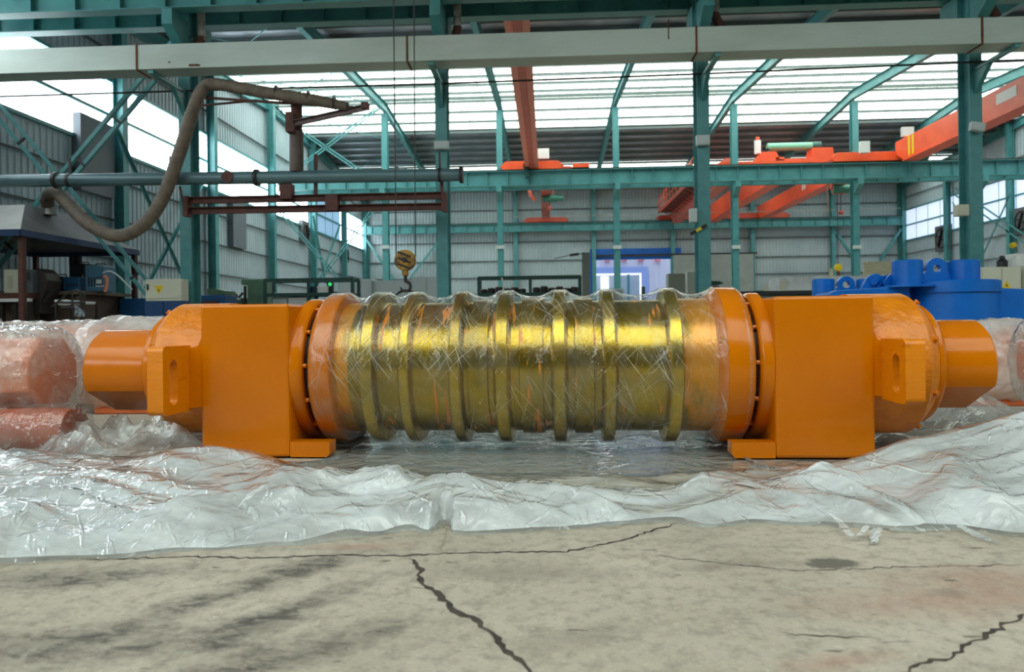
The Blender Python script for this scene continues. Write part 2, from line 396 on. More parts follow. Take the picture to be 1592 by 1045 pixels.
# ---- ribbed cladding
def ribbed(a0, a1, z0, ztop, pos, axis, sgn, pitch=0.25):
    mb = MB(); pts = []; a = a0
    while a < a1 - 1e-6:
        for da, dd in ((0, 0), (0.15, 0), (0.175, 0.03), (0.225, 0.03)):
            if a + da * pitch / 0.25 < a1: pts.append((a + da * pitch / 0.25, dd))
        a += pitch
    pts.append((a1, 0))
    n = len(pts); vs = []
    for row in (0, 1):
        for a, d in pts:
            z = (z0 if row == 0 else (ztop(a) if callable(ztop) else ztop))
            vs.append((pos + sgn * d, a, z) if axis == 'Y' else (a, pos + sgn * d, z))
    return mb.add(vs, [(i, i + 1, n + i + 1, n + i) for i in range(n - 1)])
WZ0, WZ1 = 6.68, 8.9
def side_wall(name, X, sgn, label, y_from):
    w = bpy.data.objects.new(name, None); C.objects.link(w); w['kind'] = 'structure'; w['label'] = label
    MB().box((X - (0.25 if sgn > 0 else 0.12), YB, 0), (X + (0.12 if sgn < 0 else 0.0) + (0.13 if sgn < 0 else -0.12), YW, 0.3)).build('base_course', mat('base_concrete', (120, 122, 118), 0.9), w)
    ys = sorted(LWY + [YB]); ys = [y for y in ys if y >= YB]
    for a, b in zip(ys[:-1], ys[1:]):
        ribbed(a, b, 0.0, WZ0, X, 'Y', sgn).build('cladding_panel', grey_clad, w)
        ribbed(a, b, WZ1, lambda y: roof_z(min(y, YW - .01)), X, 'Y', sgn).build('cladding_panel', grey_clad, w)
        MB().box((X - 0.12 if sgn > 0 else X + 0.04, a, WZ0), (X - 0.10 if sgn > 0 else X + 0.06, b, WZ0 + .01)).build('sill_flashing', pale, w)
    for z in (0.45, 1.75, 3.05, 4.35, 5.65, 9.9):
        for a, b in zip(ys[:-1], ys[1:]):
            MB().chan((X + sgn * 0.10, a, z), (X + sgn * 0.10, b, z), 0.07, 0.06, up=(0, 0, 1)).build('girt', mat('girt_grey', (104, 116, 118), 0.5, 0.2), w)
    for z in (WZ0 - 0.03, WZ1 + 0.03):
        MB().box((X + sgn * 0.02, YB, z - 0.05), (X + sgn * 0.14, YW, z + 0.05)).build('window_rail', teal, w)
    for y in ys:
        if y < Y0 + 1: continue
        yy = min(y, YW - 0.15)
        top = roof_z(min(y, YW - .01)) - 0.2
        MB().ibeam((X + sgn * 0.33, yy, 0.0), (X + sgn * 0.33, yy, top), 0.3, 0.34, 0.02, 0.014, up=(1, 0, 0)).build('column', teal, w)
    return w
wall_left = side_wall('wall_left', XL, 1, 'grey ribbed steel wall with a long window band and teal columns', 0)
wall_right = side_wall('wall_right', XR, -1, 'grey ribbed steel wall with window band at far right', 0)
def window_band(name, X, sgn, label, ranges):
    w = bpy.data.objects.new(name, None); C.objects.link(w); w['kind'] = 'structure'; w['label'] = label
    for a, b, m, nv in ranges:
        n = max(1, round((b - a) / 1.6)); d = (b - a) / n; zm = (WZ0 + WZ1) / 2
        for k in range(n):
            for z0, z1 in ((WZ0 + .03, zm - .02), (zm + .02, WZ1 - .03)):
                MB().box((X - 0.01, a + k * d + 0.02, z0), (X + 0.01, a + (k + 1) * d - 0.02, z1)).build('pane', m, w)
            if nv:
                MB().box((X - .03, a + k * d - .012, WZ0), (X + .03, a + k * d + .012, WZ1)).build('mullion', teal, w)
        MB().box((X - 0.10, a, zm - 0.05), (X + 0.10, b, zm + 0.05)).build('transom', teal, w)
    return w
window_band('window_1', XL, 1, 'long bright window band in the left wall', [(YB, 42.4, win_panel, False), (42.6, 49.0, win_blue, True), (49.0, 55.2, win_panel, True)])
window_band('window_2', XR, -1, 'bright window band in the right wall with fine grid', [(YB, 55.2, win_right, True)])
# blanked-out part of the left band with a fan box
for (ya, yb, z0, z1) in ((21.0, 22.7, 5.0, 7.35), (31.5, 32.9, 4.4, 6.6)):
    MB().box((XL + 0.05, ya, z0), (XL + 0.3, yb, z1)).build('fan_housing', mat('fan_housing_grey', (96, 104, 112), 0.6), wall_left)
# rear wall behind the photographer
wall_rear = bpy.data.objects.new('wall_rear', None); C.objects.link(wall_rear); wall_rear['kind'] = 'structure'; wall_rear['label'] = 'grey ribbed steel wall behind the photographer'
ribbed(XL, XR, 0, roof_z(YB), YB, 'X', 1, 0.5).build('cladding_panel', mat('rear_cladding', (78, 88, 90), .6), wall_rear)  # unseen cladding, toned dark so the barrel reflects less light
# far wall with the door opening
wall_back = bpy.data.objects.new('wall_back', None); C.objects.link(wall_back); wall_back['kind'] = 'structure'; wall_back['label'] = 'far grey ribbed steel wall with teal columns and girts'
DX0, DX1, DZ = 3.75, 9.7, 5.85
eave = roof_z(YW - .01)
for a, b in zip(XC[:-1], XC[1:]):
    if a < DX0 + .5 < b or abs(a - 3.6) < 0.2:
        ribbed(a, b, DZ, eave, YW, 'X', -1).build('cladding_panel', grey_clad_far, wall_back)
    else:
        ribbed(a, b, 0, eave, YW, 'X', -1).build('cladding_panel', grey_clad_far, wall_back)
ribbed(DX1 - .1, DX1 + .1, 0, DZ, YW, 'X', -1).build('cladding_panel', grey_clad_far, wall_back)
for z in (0.5, 1.75, 3.05, 4.35, 5.65, 7.1, 9.6):
    for a, b in zip(XC[:-1], XC[1:]):
        if abs(a - 3.6) < .2 and z < DZ: continue
        MB().chan((a, YW - .1, z), (b, YW - .1, z), 0.07, 0.07).build('girt', mat('girt_grey', (104, 116, 118)), wall_back)
for k, x in enumerate(XC):
    xx = min(max(x, XL + .2), XR - .2)
    MB().ibeam((xx, YW - 0.35, 0), (xx, YW - 0.35, eave - .1), 0.3, 0.36, up=(0, 1, 0)).build('column', teal, wall_back)
def wbrace(p, q, Y, parent, w=0.12, m=teal):
    MB().angle(P(*p, Y), P(*q, Y), w, 0.02, up=(0, 1, 0)).build('brace', m, parent)
wbrace((567, 372), (618, 447), YW - .5, wall_back, .16); wbrace((682, 372), (636, 432), YW - .5, wall_back, .16)
wbrace((1298, 361), (1326, 401), YW - .5, wall_back, .18); wbrace((1400, 355), (1367, 404), YW - .5, wall_back, .18)
def lbrace(p, q, w=0.10):
    MB().angle(PX(*p, XL + 0.5), PX(*q, XL + 0.5), w, 0.015, up=(1, 0, 0)).build('brace', teal, wall_left)
lbrace((178, 195), (292, 450)); lbrace((312, 290), (225, 450)); lbrace((486, 335), (505, 440)); lbrace((528, 350), (495, 440))
def rbrace(p, q, w=0.1):
    MB().angle(PX(*p, XR - 0.5), PX(*q, XR - 0.5), w, 0.015, up=(1, 0, 0)).build('brace', teal, wall_right)
rbrace((1478, 300), (1600, 385)); rbrace((1484, 293), (1606, 376)); rbrace((1571, 297), (1512, 430)); rbrace((1480, 315), (1520, 380), .08)
# fans on the side walls
def wall_fan(px0, py0, px1, py1, X, sgn, label):
    a = PX(px0, py0, X + sgn * .3); b = PX(px1, py1, X + sgn * .3)
    y0, y1 = sorted((a.y, b.y)); z0, z1 = sorted((a.z, b.z))
    t = thing('exhaust_fan', label, 'fan', (X + sgn * .15, (y0 + y1) / 2, z0))
    m = mat('fan_grey', (92, 96, 100), 0.6)
    MB().box((X + min(0, sgn * .3), y0, z0), (X + max(0, sgn * .3), y1, z1)).build('fan_box', m, t, bevel=.02)
    cy_, cz = (y0 + y1) / 2, (z0 + z1) / 2; r = min(y1 - y0, z1 - z0) * .43; xx = X + sgn * .31
    MB().lathe([(0, r), (sgn * .03, r), (sgn * .03, r * .9), (0, r * .9)], (xx, cy_, cz), 'X', 24, cap=False).build('fan_ring', dark_st, t)
    for k in range(4):
        an = k * math.pi / 2 + .4
        MB().bar((xx + sgn * .02, cy_, cz), (xx + sgn * .02, cy_ + math.cos(an) * r * .85, cz + math.sin(an) * r * .85), .02, r * .4, up=(1, 0.3, 0)).build('fan_blade', black, t)
wall_fan(1453, 353, 1474, 388, XR, -1, 'grey square exhaust fan mounted under the right wall windows')
wall_fan(1576, 325, 1600, 362, XR, -1, 'dark exhaust fan at the right picture edge, on the right wall')
wall_fan(471, 342, 481, 380, XL, 1, 'narrow grey exhaust fan on the far left wall near rusty rails')
wall_fan(536, 386, 543, 408, XL, 1, 'small grey exhaust fan low near the far left corner')
# ---- far door, its frame and sliding leaf; the yard and building beyond
door_1 = bpy.data.objects.new('door_1', None); C.objects.link(door_1); door_1['kind'] = 'structure'; door_1['label'] = 'blue framed goods door opening in the far wall'
MB().box((DX0 - 0.45, YW - .25, 0), (DX0, YW + .1, 6.45)).build('door_post', blue_frame, door_1)
MB().box((DX0 - 0.45, YW - .28, 5.98), (DX1 + .55, YW + .1, 6.45)).build('lintel', blue_frame, door_1)
MB().box((DX0, YW - .1, 5.62), (DX1, YW + .1, 5.86)).build('inner_lintel', blue_frame, door_1)
MB().box((DX0, YW - .62, 5.86), (DX1 + 6.2, YW - .52, 5.97)).build('door_track', dark_st, door_1)
leaf = tag(MB().box((DX1 - .1, YW - .62, 0.02), (DX1 + 5.9, YW - .54, 5.85)).build('sliding_door', mat('grey_door_leaf', (148, 158, 154), 0.5, 0.1, (132, 142, 138), 0.7)), 'plain grey sliding door leaf parked right of the far opening', 'door')
yard = struct('trim_1', MB().box((-8, YW + .3, -0.2), (26, 80, -0.02)), mat('yard_concrete', (176, 176, 172), 0.9), 'pale concrete yard outside the far door')
bx = thing('warehouse', 'pale lavender corrugated warehouse seen through the far door', 'building', (6, 66, 0))
pa, pb = P(925, 424, 66), P(1003, 424, 66)
ribbed(-6, pa.x, 0, 9, 66, 'X', -1, .5).build('facade', lav, bx); ribbed(pb.x, 22, 0, 9, 66, 'X', -1, .5).build('facade', lav, bx); ribbed(pa.x, pb.x, pa.z, 9, 66, 'X', -1, .5).build('facade', lav, bx)
lb = mat('light_blue_frame', (150, 176, 240), 0.5)
MB().box((pa.x - .2, 65.8, pa.z - .1), (pb.x + .2, 66, pa.z + .45)).build('portal_lintel', lb, bx)
MB().box((pb.x - .35, 65.8, 0), (pb.x + .25, 66, pa.z - .1)).build('portal_post', lb, bx)
MB().box((pa.x, 70, 0), (pb.x, 70.2, pa.z)).build('inner_wall', grey_clad, bx)
q0, q1 = P(934, 430, 69.8), P(946, 430, 69.8)
MB().box((q0.x, 69.7, 0), (q1.x, 69.8, q0.z)).build('lit_slot', emit('daylit_slot', (255, 255, 255), 2.0), bx)
MB().box((P(975, 430, 69).x, 69, 0), (P(979, 430, 69).x, 69.2, pa.z)).build('inner_column', teal, bx)
for k, px in enumerate((944, 970, 996, 1022)):
    p = P(px, 404, 65.7)
    t = thing('red_lantern', ('leftmost', 'second', 'third', 'rightmost')[k] + ' of four red lanterns over the warehouse wall outside', 'lantern', p - Vector((0, 0, .25)), group='red lanterns outside the far door')
    MB().lathe([(-.16, .1), (-.12, .26), (0, .34), (.12, .26), (.16, .1)], p, 'Z', 12).build('lantern_body', mat('lantern_red', (255, 150, 170), .5), t, smooth=40)
    MB().cyl(p + Vector((0, 0, .24)), p + Vector((0, 0, .5)), .03, 6).build('hanger', black, t)

# ================================================================== STEEL ROWS
ORD = ['first', 'second', 'third', 'fourth', 'fifth', 'sixth']
X1 = [-8.48, -2.41, 3.57, 9.56, 15.6]
near_lab = ['teal steel column beside the drooping hose, in the near row', 'near teal steel column where the grey pipe ends', 'near teal steel column with black and yellow clamp', 'wide near teal steel column behind the blue machine', 'near teal steel column just past the right picture edge']
row1 = []
for k, x in enumerate(X1[:4]):
    t = thing('steel_column', near_lab[k], 'column', (x, Y1, 0), group='near row of columns')
    MB().ibeam((x, Y1, 0), (x, Y1, 11.0), 0.27, 0.46, 0.022, 0.016, up=(0, 1, 0)).build('shaft', teal, t)
    MB().box((x - .3, Y1 - .38, 0), (x + .3, Y1 + .38, 0.03)).build('base_plate', teal, t)
    MB().prism([(x - .12, Y1 - .23, 7.15), (x - .12, Y1 - .95, 7.6), (x - .12, Y1 - .95, 7.95), (x - .12, Y1 - .23, 7.95)], (.24, 0, 0)).build('bracket', teal_d, t)
    MB().prism([(x - .12, Y1 + .23, 7.15), (x - .12, Y1 + .95, 7.6), (x - .12, Y1 + .95, 8.15), (x - .12, Y1 + .23, 8.15)], (.24, 0, 0)).build('bracket', teal_d, t)
    MB().prism([(x - .04, Y1 - .23, 5.75), (x - .04, Y1 - .23, 6.23), (x - .04, Y1 - .75, 6.23)], (.1, 0, 0)).build('duct_support', teal_d, t)
    row1.append(t)
mid_lab = ['slim teal column in the middle row nearest the left wall bracing', 'slim teal middle row column left of the far orange crane', 'slim teal middle row column in front of the blue door', 'slim teal middle row column under the winch trolley', 'slim teal middle row column right of the far hanging hoist', 'slim teal middle row column behind the wide near column']
for k in range(1, 7):
    x = XC[k]
    t = thing('steel_column', mid_lab[k - 1], 'column', (x, Y2, 0), group='middle row of columns')
    MB().ibeam((x, Y2, 0), (x, Y2, RIDGE - .8), 0.3, 0.4, 0.02, 0.014, up=(0, 1, 0)).build('shaft', teal, t)
    MB().box((x - .28, Y2 - .34, 0), (x + .28, Y2 + .34, 0.03)).build('base_plate', teal, t)
    MB().prism([(x - .13, Y2 - .2, 7.1), (x - .13, Y2 - .8, 7.5), (x - .13, Y2 - .8, 7.78), (x - .13, Y2 - .2, 7.78)], (.26, 0, 0)).build('bracket', teal, t)
    p = P({1: 598, 2: 777, 3: 958, 4: 1142, 5: 1330, 6: 1500}[k], 384, Y2 - .3)
    MB().cbox((x, Y2 - .24, p.z), (.42, .05, .18)).build('number_plate', pale, t)

def runway(name, label, Y, z0, z1, x0, x1, m, pitch=1.05, sgn=-1):
    t = thing(name, label, 'beam', (x0, Y, z0), group='crane runway beams')
    MB().box((x0, Y - .012, z0 + .025), (x1, Y + .012, z1 - .025)).build('web', m, t)
    MB().box((x0, Y - .16, z0), (x1, Y + .16, z0 + .025)).build('lower_flange', m, t)
    MB().box((x0, Y - .2, z1 - .025), (x1, Y + .2, z1)).build('upper_flange', m, t)
    MB().box((x0, Y - .035, z1), (x1, Y + .035, z1 + .1)).build('crane_rail', dark_st, t)
    me = MB().box((-.008, -.14, z0 + .025), (.008, .14, z1 - .025)).mesh('stiffener', m)
    x = x0 + .4
    while x < x1:
        inst('stiffener', me, (x, Y, 0), t); x += pitch
    return t
runway('runway_beam', 'uppermost dark teal crane beam crossing the top of the picture', 15.85, 7.98, 8.8, XL + .2, XR - .2, teal_d)
runway('runway_beam', 'teal crane beam just behind the uppermost one', 17.35, 8.2, 9.02, XL + .2, XR - .2, teal_d)
runway('runway_beam', 'teal crane beam on the middle columns carrying red crane ends', Y2 - .55, 7.8, 8.55, XL + .5, XR - .5, teal)
runway('runway_beam', 'teal crane beam hidden behind the middle row of columns', Y2 + .55, 7.8, 8.55, XL + .5, XR - .5, teal)
runway('runway_beam', 'far teal crane beam along the back wall', YW - .85, 7.8, 8.42, XL + .5, XR - .5, teal)

# bracing between rows and side wall
def brace_pair(name, label, p, q, Y, gap, w=.09, lat=True):
    a, b = P(*p, Y), P(*q, Y); d = (b - a).normalized(); s = Vector((-d.z, 0, d.x)) * gap / 2
    t = thing(name, label, 'brace', a if a.z < b.z else b)
    for sg in (-1, 1):
        MB().angle(a + s * sg, b + s * sg, w, .012, up=(0, 1, 0)).build('brace_angle', teal, t)
    if lat:
        n = int((b - a).length / 1.3)
        for k in range(1, n):
            c = a.lerp(b, k / n)
            MB().bar(c - s, c + s, .05, .05, up=(0, 1, 0)).build('batten', dark_st, t)
brace_pair('column_brace', 'double teal brace climbing from the hood to the first column', (-95, 512), (292, 52), Y1, .28)
brace_pair('column_brace', 'double teal brace sloping down behind the fume hood', (-25, 150), (268, 500), Y1 + .05, .24)
for i, (p, q) in enumerate((((420, 312), (532, 442)), ((598, 300), (492, 440)), ((420, 172), (597, 292)), ((597, 160), (420, 292)))):
    brace_pair('column_brace', ['thin teal brace falling right below the middle beam near left wall', 'thin teal brace falling left below the middle beam near left wall', 'thin teal brace falling right above the middle beam near left wall', 'thin teal brace rising right above the middle beam near left wall'][i], p, q, Y2, .14, .07, False)

# plates and boxes fixed to the columns
def plate(px0, py0, px1, py1, Y, label, tilt=0.0, m=None, name='junction_box', cat='box', dep=.12):
    a, b = P(px0, py0, Y), P(px1, py1, Y); c = (a + b) / 2
    t = thing(name, label, cat, (c.x, c.y, min(a.z, b.z)))
    w, h = abs(b.x - a.x), abs(a.z - b.z)
    o = MB().cbox((0, 0, 0), (w, dep, h)).build('box_body', m or pale, t, local=True, bevel=.01); o.location = (0, 0, h / 2); o.rotation_euler = (0, tilt, 0)
    o2 = MB().cbox((0, -dep / 2 - .006, 0), (w * .84, .012, h * .8)).build('box_cover', m or pale, o, local=True)
    return t
plate(675, 220, 698, 232, Y1 - .32, 'small grey plate on the near column above the pipe end')
plate(1082, 211, 1103, 226, Y1 - .32, 'small grey plate high on the third near column')
plate(1508, 191, 1530, 204, Y1 - .36, 'tilted grey plate on the wide near column at right', .18)
plate(1072, 325, 1083, 346, Y1 - .3, 'white junction box on the left edge of the third near column', dep=.2)
plate(1485, 319, 1503, 336, Y1 - .28, 'small cream box on the left edge of the wide near column', dep=.2, m=cream)
pb_ = P(1086, 357, Y1 - .3)
t = thing('clamp_bar', 'black and yellow striped bar clamped on the third near column', 'clamp', pb_)
for k in range(3):
    d = Vector((.18, 0, .1)); MB().bar(pb_ + d * (-1 + .66 * k), pb_ + d * (-1 + .66 * (k + 1)), .06, .07).build('stripe', yellow if k == 1 else black, t)
# grey-blue long rod under the duct and thin wires
def rod(name, label, pts, r, m, Y=None, cat='rod'):
    w = [P(*p, Y) if Y else Vector(p) for p in pts]
    return tag(MB().tube(w, r, 6).build(name, m), label, cat)
rod('conductor_rod', 'thin dark rod running below the big grey duct', [(-60, 152), (300, 141), (690, 130), (1090, 115), (1507, 97), (1640, 92)], .022, dark_st, Y1 - .26)
rod('service_wire', 'thin pale wire strung across the far bays', [(560, 343), (830, 337), (1150, 330), (1400, 324)], .02, steel, 50.0, 'wire')
# ---- big grey duct in sections
duct = thing('ventilation_duct', 'long square grey duct crossing the upper picture', 'duct', (-12, 15.1, 6.3))
dj = [-20.0, -14.7, -8.74, -2.89, 3.13, 8.84, 14.8, 20.0]
for a, b in zip(dj[:-1], dj[1:]):
    if a > 12 or b < -14.5: continue
    a = max(a, XL + .3)
    MB().box((a + .012, 14.9, 6.31), (b - .012, 15.42, 6.84)).build('duct_section', duct_m, duct, bevel=.008)
    MB().box((b - .02, 14.885, 6.295), (b + .02, 15.435, 6.855)).build('rusty_seam', rust, duct)
for x in X1[:4]:
    MB().box((x - .05, 14.95, 6.24), (x + .07, Y1 - .2, 6.31)).build('support_shelf', teal_d, duct)
rnd = random.Random(3)
for (x, z, w, h) in ((-8.05, 6.43, .05, .03), (-7.6, 6.34, .2, .05), (-7.45, 6.34, .1, .04), (2.55, 6.6, .025, .4), (-11.9, 6.7, .04, .2)):
    MB().box((x, 14.896, z), (x + w, 14.9, z + h)).build('rust_stain', rust, duct)
# vertical downpipes at the near columns, above the duct
for k, (x, pts) in enumerate(((0, [(312, -5), (313, 62), (300, 78)]), (1, [(710, -5), (711, 46), (706, 68)]), (2, [(1112, -6), (1112, 25), (1122, 47)]), (3, [(1532, -8), (1540, 12), (1550, 28)]))):
    t = thing('downpipe', ORD[k] + ' short rusty downpipe from the left, above the grey duct', 'pipe', P(*pts[-1], Y1 - .1), group='downpipes above the duct')
    w = [P(*p, Y1 - .05) for p in pts]
    w[0] = w[0] + Vector((0, 0, 1.2))
    MB().tube(w[:2], .095, 14).build('upper_pipe', mat('weathered_zinc', (186, 184, 176), .5, .2, (130, 116, 104), 4), t, smooth=40)
    MB().tube([w[1] + Vector((0, 0, .06)), w[1], w[2]], .1, 14).build('rusty_elbow', brown, t, smooth=40)
# ---- grey pipe with flanges
pp = thing('extraction_pipe', 'long round grey pipe running from left wall to second column', 'pipe', (-12.5, 15.4, 3.9))
pz = lambda x: 4.09 - (x + 12.2) * .0088
pts = [-14.2, -10.9, -6.35, -1.8]
for a, b in zip(pts[:-1], pts[1:]):
    MB().cyl((a, 15.4, pz(a)), (b, 15.4, pz(b)), .14, 24).build('pipe_length', pipe_m, pp, smooth=40)
for x in (-6.35, -10.9, -1.83):
    MB().cyl((x - .035, 15.4, pz(x)), (x + .035, 15.4, pz(x)), .185, 24).build('flange', dark_st, pp, smooth=40)
for x in (-10.6, -8.3, -2.3):
    MB().lathe([(x - .03, .155), (x + .03, .155)], (0, 15.4, pz(x)), 'X', 20).build('clamp', dark_st, pp)
    MB().box((x - .02, 15.38, pz(x) + .1), (x + .02, 15.42, pz(x) + .5)).build('hanger', dark_st, pp)
MB().cyl((-6.95, 15.24, pz(-7) - .0), (-6.95, 15.3, pz(-7)), .13, 20).build('inspection_cap', brown, pp)
# ---- extraction boom: riser, trough arm
bm_ = thing('extraction_boom', 'rusty brown extraction riser with horizontal arm above grey pipe', 'extraction arm', P(461, 270, 15.4))
MB().cyl(P(461, 268, 15.4), P(461, 205, 15.4), .15, 20).build('riser', mat('riser_brown', (98, 84, 78), .6, .1, (76, 62, 58), 3), bm_, smooth=40)
MB().cyl(P(461, 205, 15.4), P(461, 160, 15.4), .12, 20).build('riser_top', brown, bm_, smooth=40)
a, b = P(446, 176, 15.2), P(455, 206, 15.2); MB().box((a.x, 15.1, b.z), (b.x + .05, 15.35, a.z)).build('bracket_plate', brown, bm_)
MB().chan(P(456, 192, 15.15), P(572, 166, 15.0), .08, .12).build('arm', mat('arm_brown', (118, 98, 98), .6, .1, (84, 60, 56), 4), bm_)
MB().bar(P(318, 152, 15.25), P(560, 168, 15.1), .05, .05).build('trough_rail', brown, bm_)
MB().bar(P(315, 164, 15.5), P(400, 156, 15.4), .04, .04).build('trough_rail', brown, bm_)
MB().box(P(565, 172, 15.15), P(571, 158, 14.95)).build('end_stop', brown, bm_)
for px in (330, 375, 410): MB().bar(P(px, 146, 15.25), P(px, 155, 15.25), .02, .03).build('strap', dark_st, bm_)
# ---- flexible hose
def catmull(pts, n=10):
    out = []
    q = [pts[0] + (pts[0] - pts[1])] + pts + [pts[-1] + (pts[-1] - pts[-2])]
    for i in range(1, len(q) - 2):
        for k in range(n):
            t = k / n
            out.append(0.5 * ((2 * q[i]) + (-q[i - 1] + q[i + 1]) * t + (2 * q[i - 1] - 5 * q[i] + 4 * q[i + 1] - q[i + 2]) * t * t + (-q[i - 1] + 3 * q[i] - 3 * q[i + 1] + q[i + 2]) * t ** 3))
    out.append(pts[-1]); return out
hose = thing('flexible_hose', 'fat ribbed brown flexible hose drooping from the hood to the boom', 'hose', P(80, 325, 16.3))
hp = [P(77, 325, 16.4), P(74, 308, 16.2), P(86, 299, 15.9), P(104, 316, 15.6), P(140, 350, 15.2), P(182, 367, 15.1), P(220, 352, 15.05), P(252, 310, 15.05), P(280, 235, 15.05), P(300, 172, 15.05), P(314, 140, 15.05), P(334, 131, 15.05), P(390, 140, 15.05), P(450, 150, 15.05), P(500, 158, 15.05), P(540, 166, 15.05)]
cp = catmull(hp, 14)
# resample evenly so every corrugation is one step
res = [cp[0]]; 
for a, b in zip(cp[:-1], cp[1:]):
    L = (b - a).length; n = max(1, int(L / .03))
    for k in range(1, n + 1): res.append(a.lerp(b, k / n))
def hr(i):
    t = i / len(res); base = .135 if t < .62 else .125
    if t > .93: base -= (t - .93) * .5
    return base + (.008 if i % 2 else -.004)
MB().tube(res, [hr(i) for i in range(len(res))], 18).build('hose_body', hose_m, hose, smooth=60)
c = P(77, 318, 16.4); MB().cyl(c + Vector((0, 0, -.25)), c + Vector((0, 0, .12)), .165, 20).build('hose_collar', steel, hose, smooth=40)
for px, py in ((430, 143), (480, 152), (520, 160)):
    c = P(px, py, 15.05); MB().lathe([(-.012, .142), (.012, .142)], c, 'X', 18).build('hose_clip', dark_st, hose)
# ---- two rusty swing rails
rl = thing('swing_rail', 'pair of rusty brown horizontal rails below the grey pipe', 'rail', (-8, 15.6, 3.3))
for (y0_, y1_) in ((312, 304), (328, 321)):
    MB().chan(P(288, y0_, 15.5), P(691, y1_, 15.5), .1, .15).build('rail', brown, rl)
for px0, px1, py0, py1 in ((435, 453, 286, 309), (506, 525, 303, 327), (284, 292, 305, 336), (686, 694, 298, 328)):
    a, b = P(px0, py0, 15.4), P(px1, py1, 15.4); MB().box((a.x, 15.38, b.z), (b.x, 15.62, a.z)).build('carriage_plate', brown, rl)
MB().bar(P(491, 240, 15.55), P(491, 306, 15.55), .07, .07).build('hanger', brown, rl)
MB().bar(P(280, 290, 15.55), P(288, 330, 15.55), .05, .05).build('hanger', dark_st, rl)
MB().bar(P(687, 262, 15.55), P(687, 320, 15.55), .06, .06).build('hanger', brown, rl)

# ================================================================== CRANES
def girder(t, x, ya, yb, zt, w, h, m, name='girder', taper=True):
    zb = zt - h; L = abs(yb - ya); s = 1 if yb > ya else -1
    prof = [(ya, zt), (ya, zb + h * .45 if taper else zb), (ya + s * .9, zb), (yb - s * .9, zb), (yb, zb + h * .45 if taper else zb), (yb, zt)]
    o = MB().prism([(x - w / 2, y_, z_) for y_, z_ in prof], (w, 0, 0)).build(name, m, t, bevel=.01)
    MB().box((x - w / 2 - .12, min(ya, yb) + .9, zb - .03), (x + w / 2 + .12, max(ya, yb) - .9, zb)).build('lower_flange', m, t)
    return o
def end_truck(t, x, y, z, L, m, h=.34, motor=False):
    MB().prism([(x - L / 2, y - .13, z), (x + L / 2, y - .13, z), (x + L / 2, y - .13, z + h * .7), (x + L / 2 - .2, y - .13, z + h), (x - L / 2 + .2, y - .13, z + h), (x - L / 2, y - .13, z + h * .7)], (0, .26, 0)).build('end_truck', m, t, bevel=.01)
    for sg in (-1, 1):
        MB().cyl((x + sg * (L / 2 - .35), y - .06, z + .02), (x + sg * (L / 2 - .35), y + .06, z + .02), .12, 16).build('wheel', dark_st, t)
        MB().box((x + sg * (L / 2), y - .06, z + .1), (x + sg * (L / 2 + .12), y + .06, z + .22)).build('buffer', m, t)
    if motor:
        MB().cyl((x + motor, y - .45, z + .1), (x + motor, y - .12, z + .1), .17, 18).build('drive_motor', mat('motor_teal', (52, 96, 92), .4, .2), t, smooth=40)
        MB().cyl((x + motor, y - .5, z + .1), (x + motor, y - .45, z + .1), .19, 18).build('motor_fan_cover', dark_st, t, smooth=40)
        MB().cyl((x + motor, y - .3, z - .3), (x + motor, y - .02, z - .3), .13, 16).build('gear_unit', mat('motor_teal', (52, 96, 92)), t, smooth=40)
def hoist(t, x, y, z, m=None, hook_drop=.6):
    g = mat('hoist_green', (58, 128, 112), .4, .1, (48, 108, 96), 3)
    MB().cyl((x - .55, y, z), (x + .35, y, z), .24, 20).build('hoist_drum', g, t, smooth=40)
    MB().cyl((x + .35, y, z), (x + .75, y, z), .17, 16).build('hoist_motor', g, t, smooth=40)
    MB().box((x - .62, y - .12, z), (x - .55, y + .12, z + .55)).build('trolley_plate', m or crane_r, t)
    MB().box((x + .1, y - .12, z), (x + .17, y + .12, z + .55)).build('trolley_plate', m or crane_r, t)
    MB().cyl((x - .1, y, z - .2), (x - .1, y, z - hook_drop), .02, 6).build('hoist_rope', dark_st, t)
    MB().lathe([(-.1, .04), (-.06, .12), (.06, .12), (.1, .04)], (x - .1, y, z - hook_drop), 'Y', 14).build('hook_block', m or crane_r, t, smooth=40)
# A: single girder, near bay, red
xa = -0.72
A = thing('bridge_crane', 'faded red single girder crane running away above the centre', 'crane', (xa, 27, 8.65))
MB().prism([(xa - .2, 17.3, 8.72), (xa + .2, 17.3, 8.72), (xa + .2, 36.6, 8.72), (xa - .2, 36.6, 8.72)], (0, 0, .62)).build('girder', crane_r, A, bevel=.01)
MB().box((xa - .34, 17.3, 8.68), (xa + .34, 36.6, 8.72)).build('lower_flange', mat('crane_pink_edge', (224, 132, 112), .45), A)
MB().box((xa - .12, 17.3, 8.62), (xa + .12, 36.6, 8.68)).build('runner', crane_r, A)
ptr = P(820, 258, Y2 - .55)
end_truck(A, -0.72 - .0, Y2 - .55, 8.62, 3.0, crane_o, .42, motor=-.25)
MB().box((1.35, Y2 - .7, 8.66), (2.2, Y2 - .45, 8.85)).build('buffer_arm', crane_o, A)
a, b = P(836, 232, Y2 - .6), P(854, 247, Y2 - .6); MB().box((a.x, Y2 - .75, b.z), (b.x, Y2 - .6, a.z)).build('control_box', white_m, A)
end_truck(A, xa, 17.35, 9.15, 3.0, crane_o, .3)
for x_ in (827,):
    MB().tube([P(827, 38, 30), P(828, 120, 31), P(829, 180, 33), P(831, 245, 36)], .015, 5).build('festoon_cable', black, A)
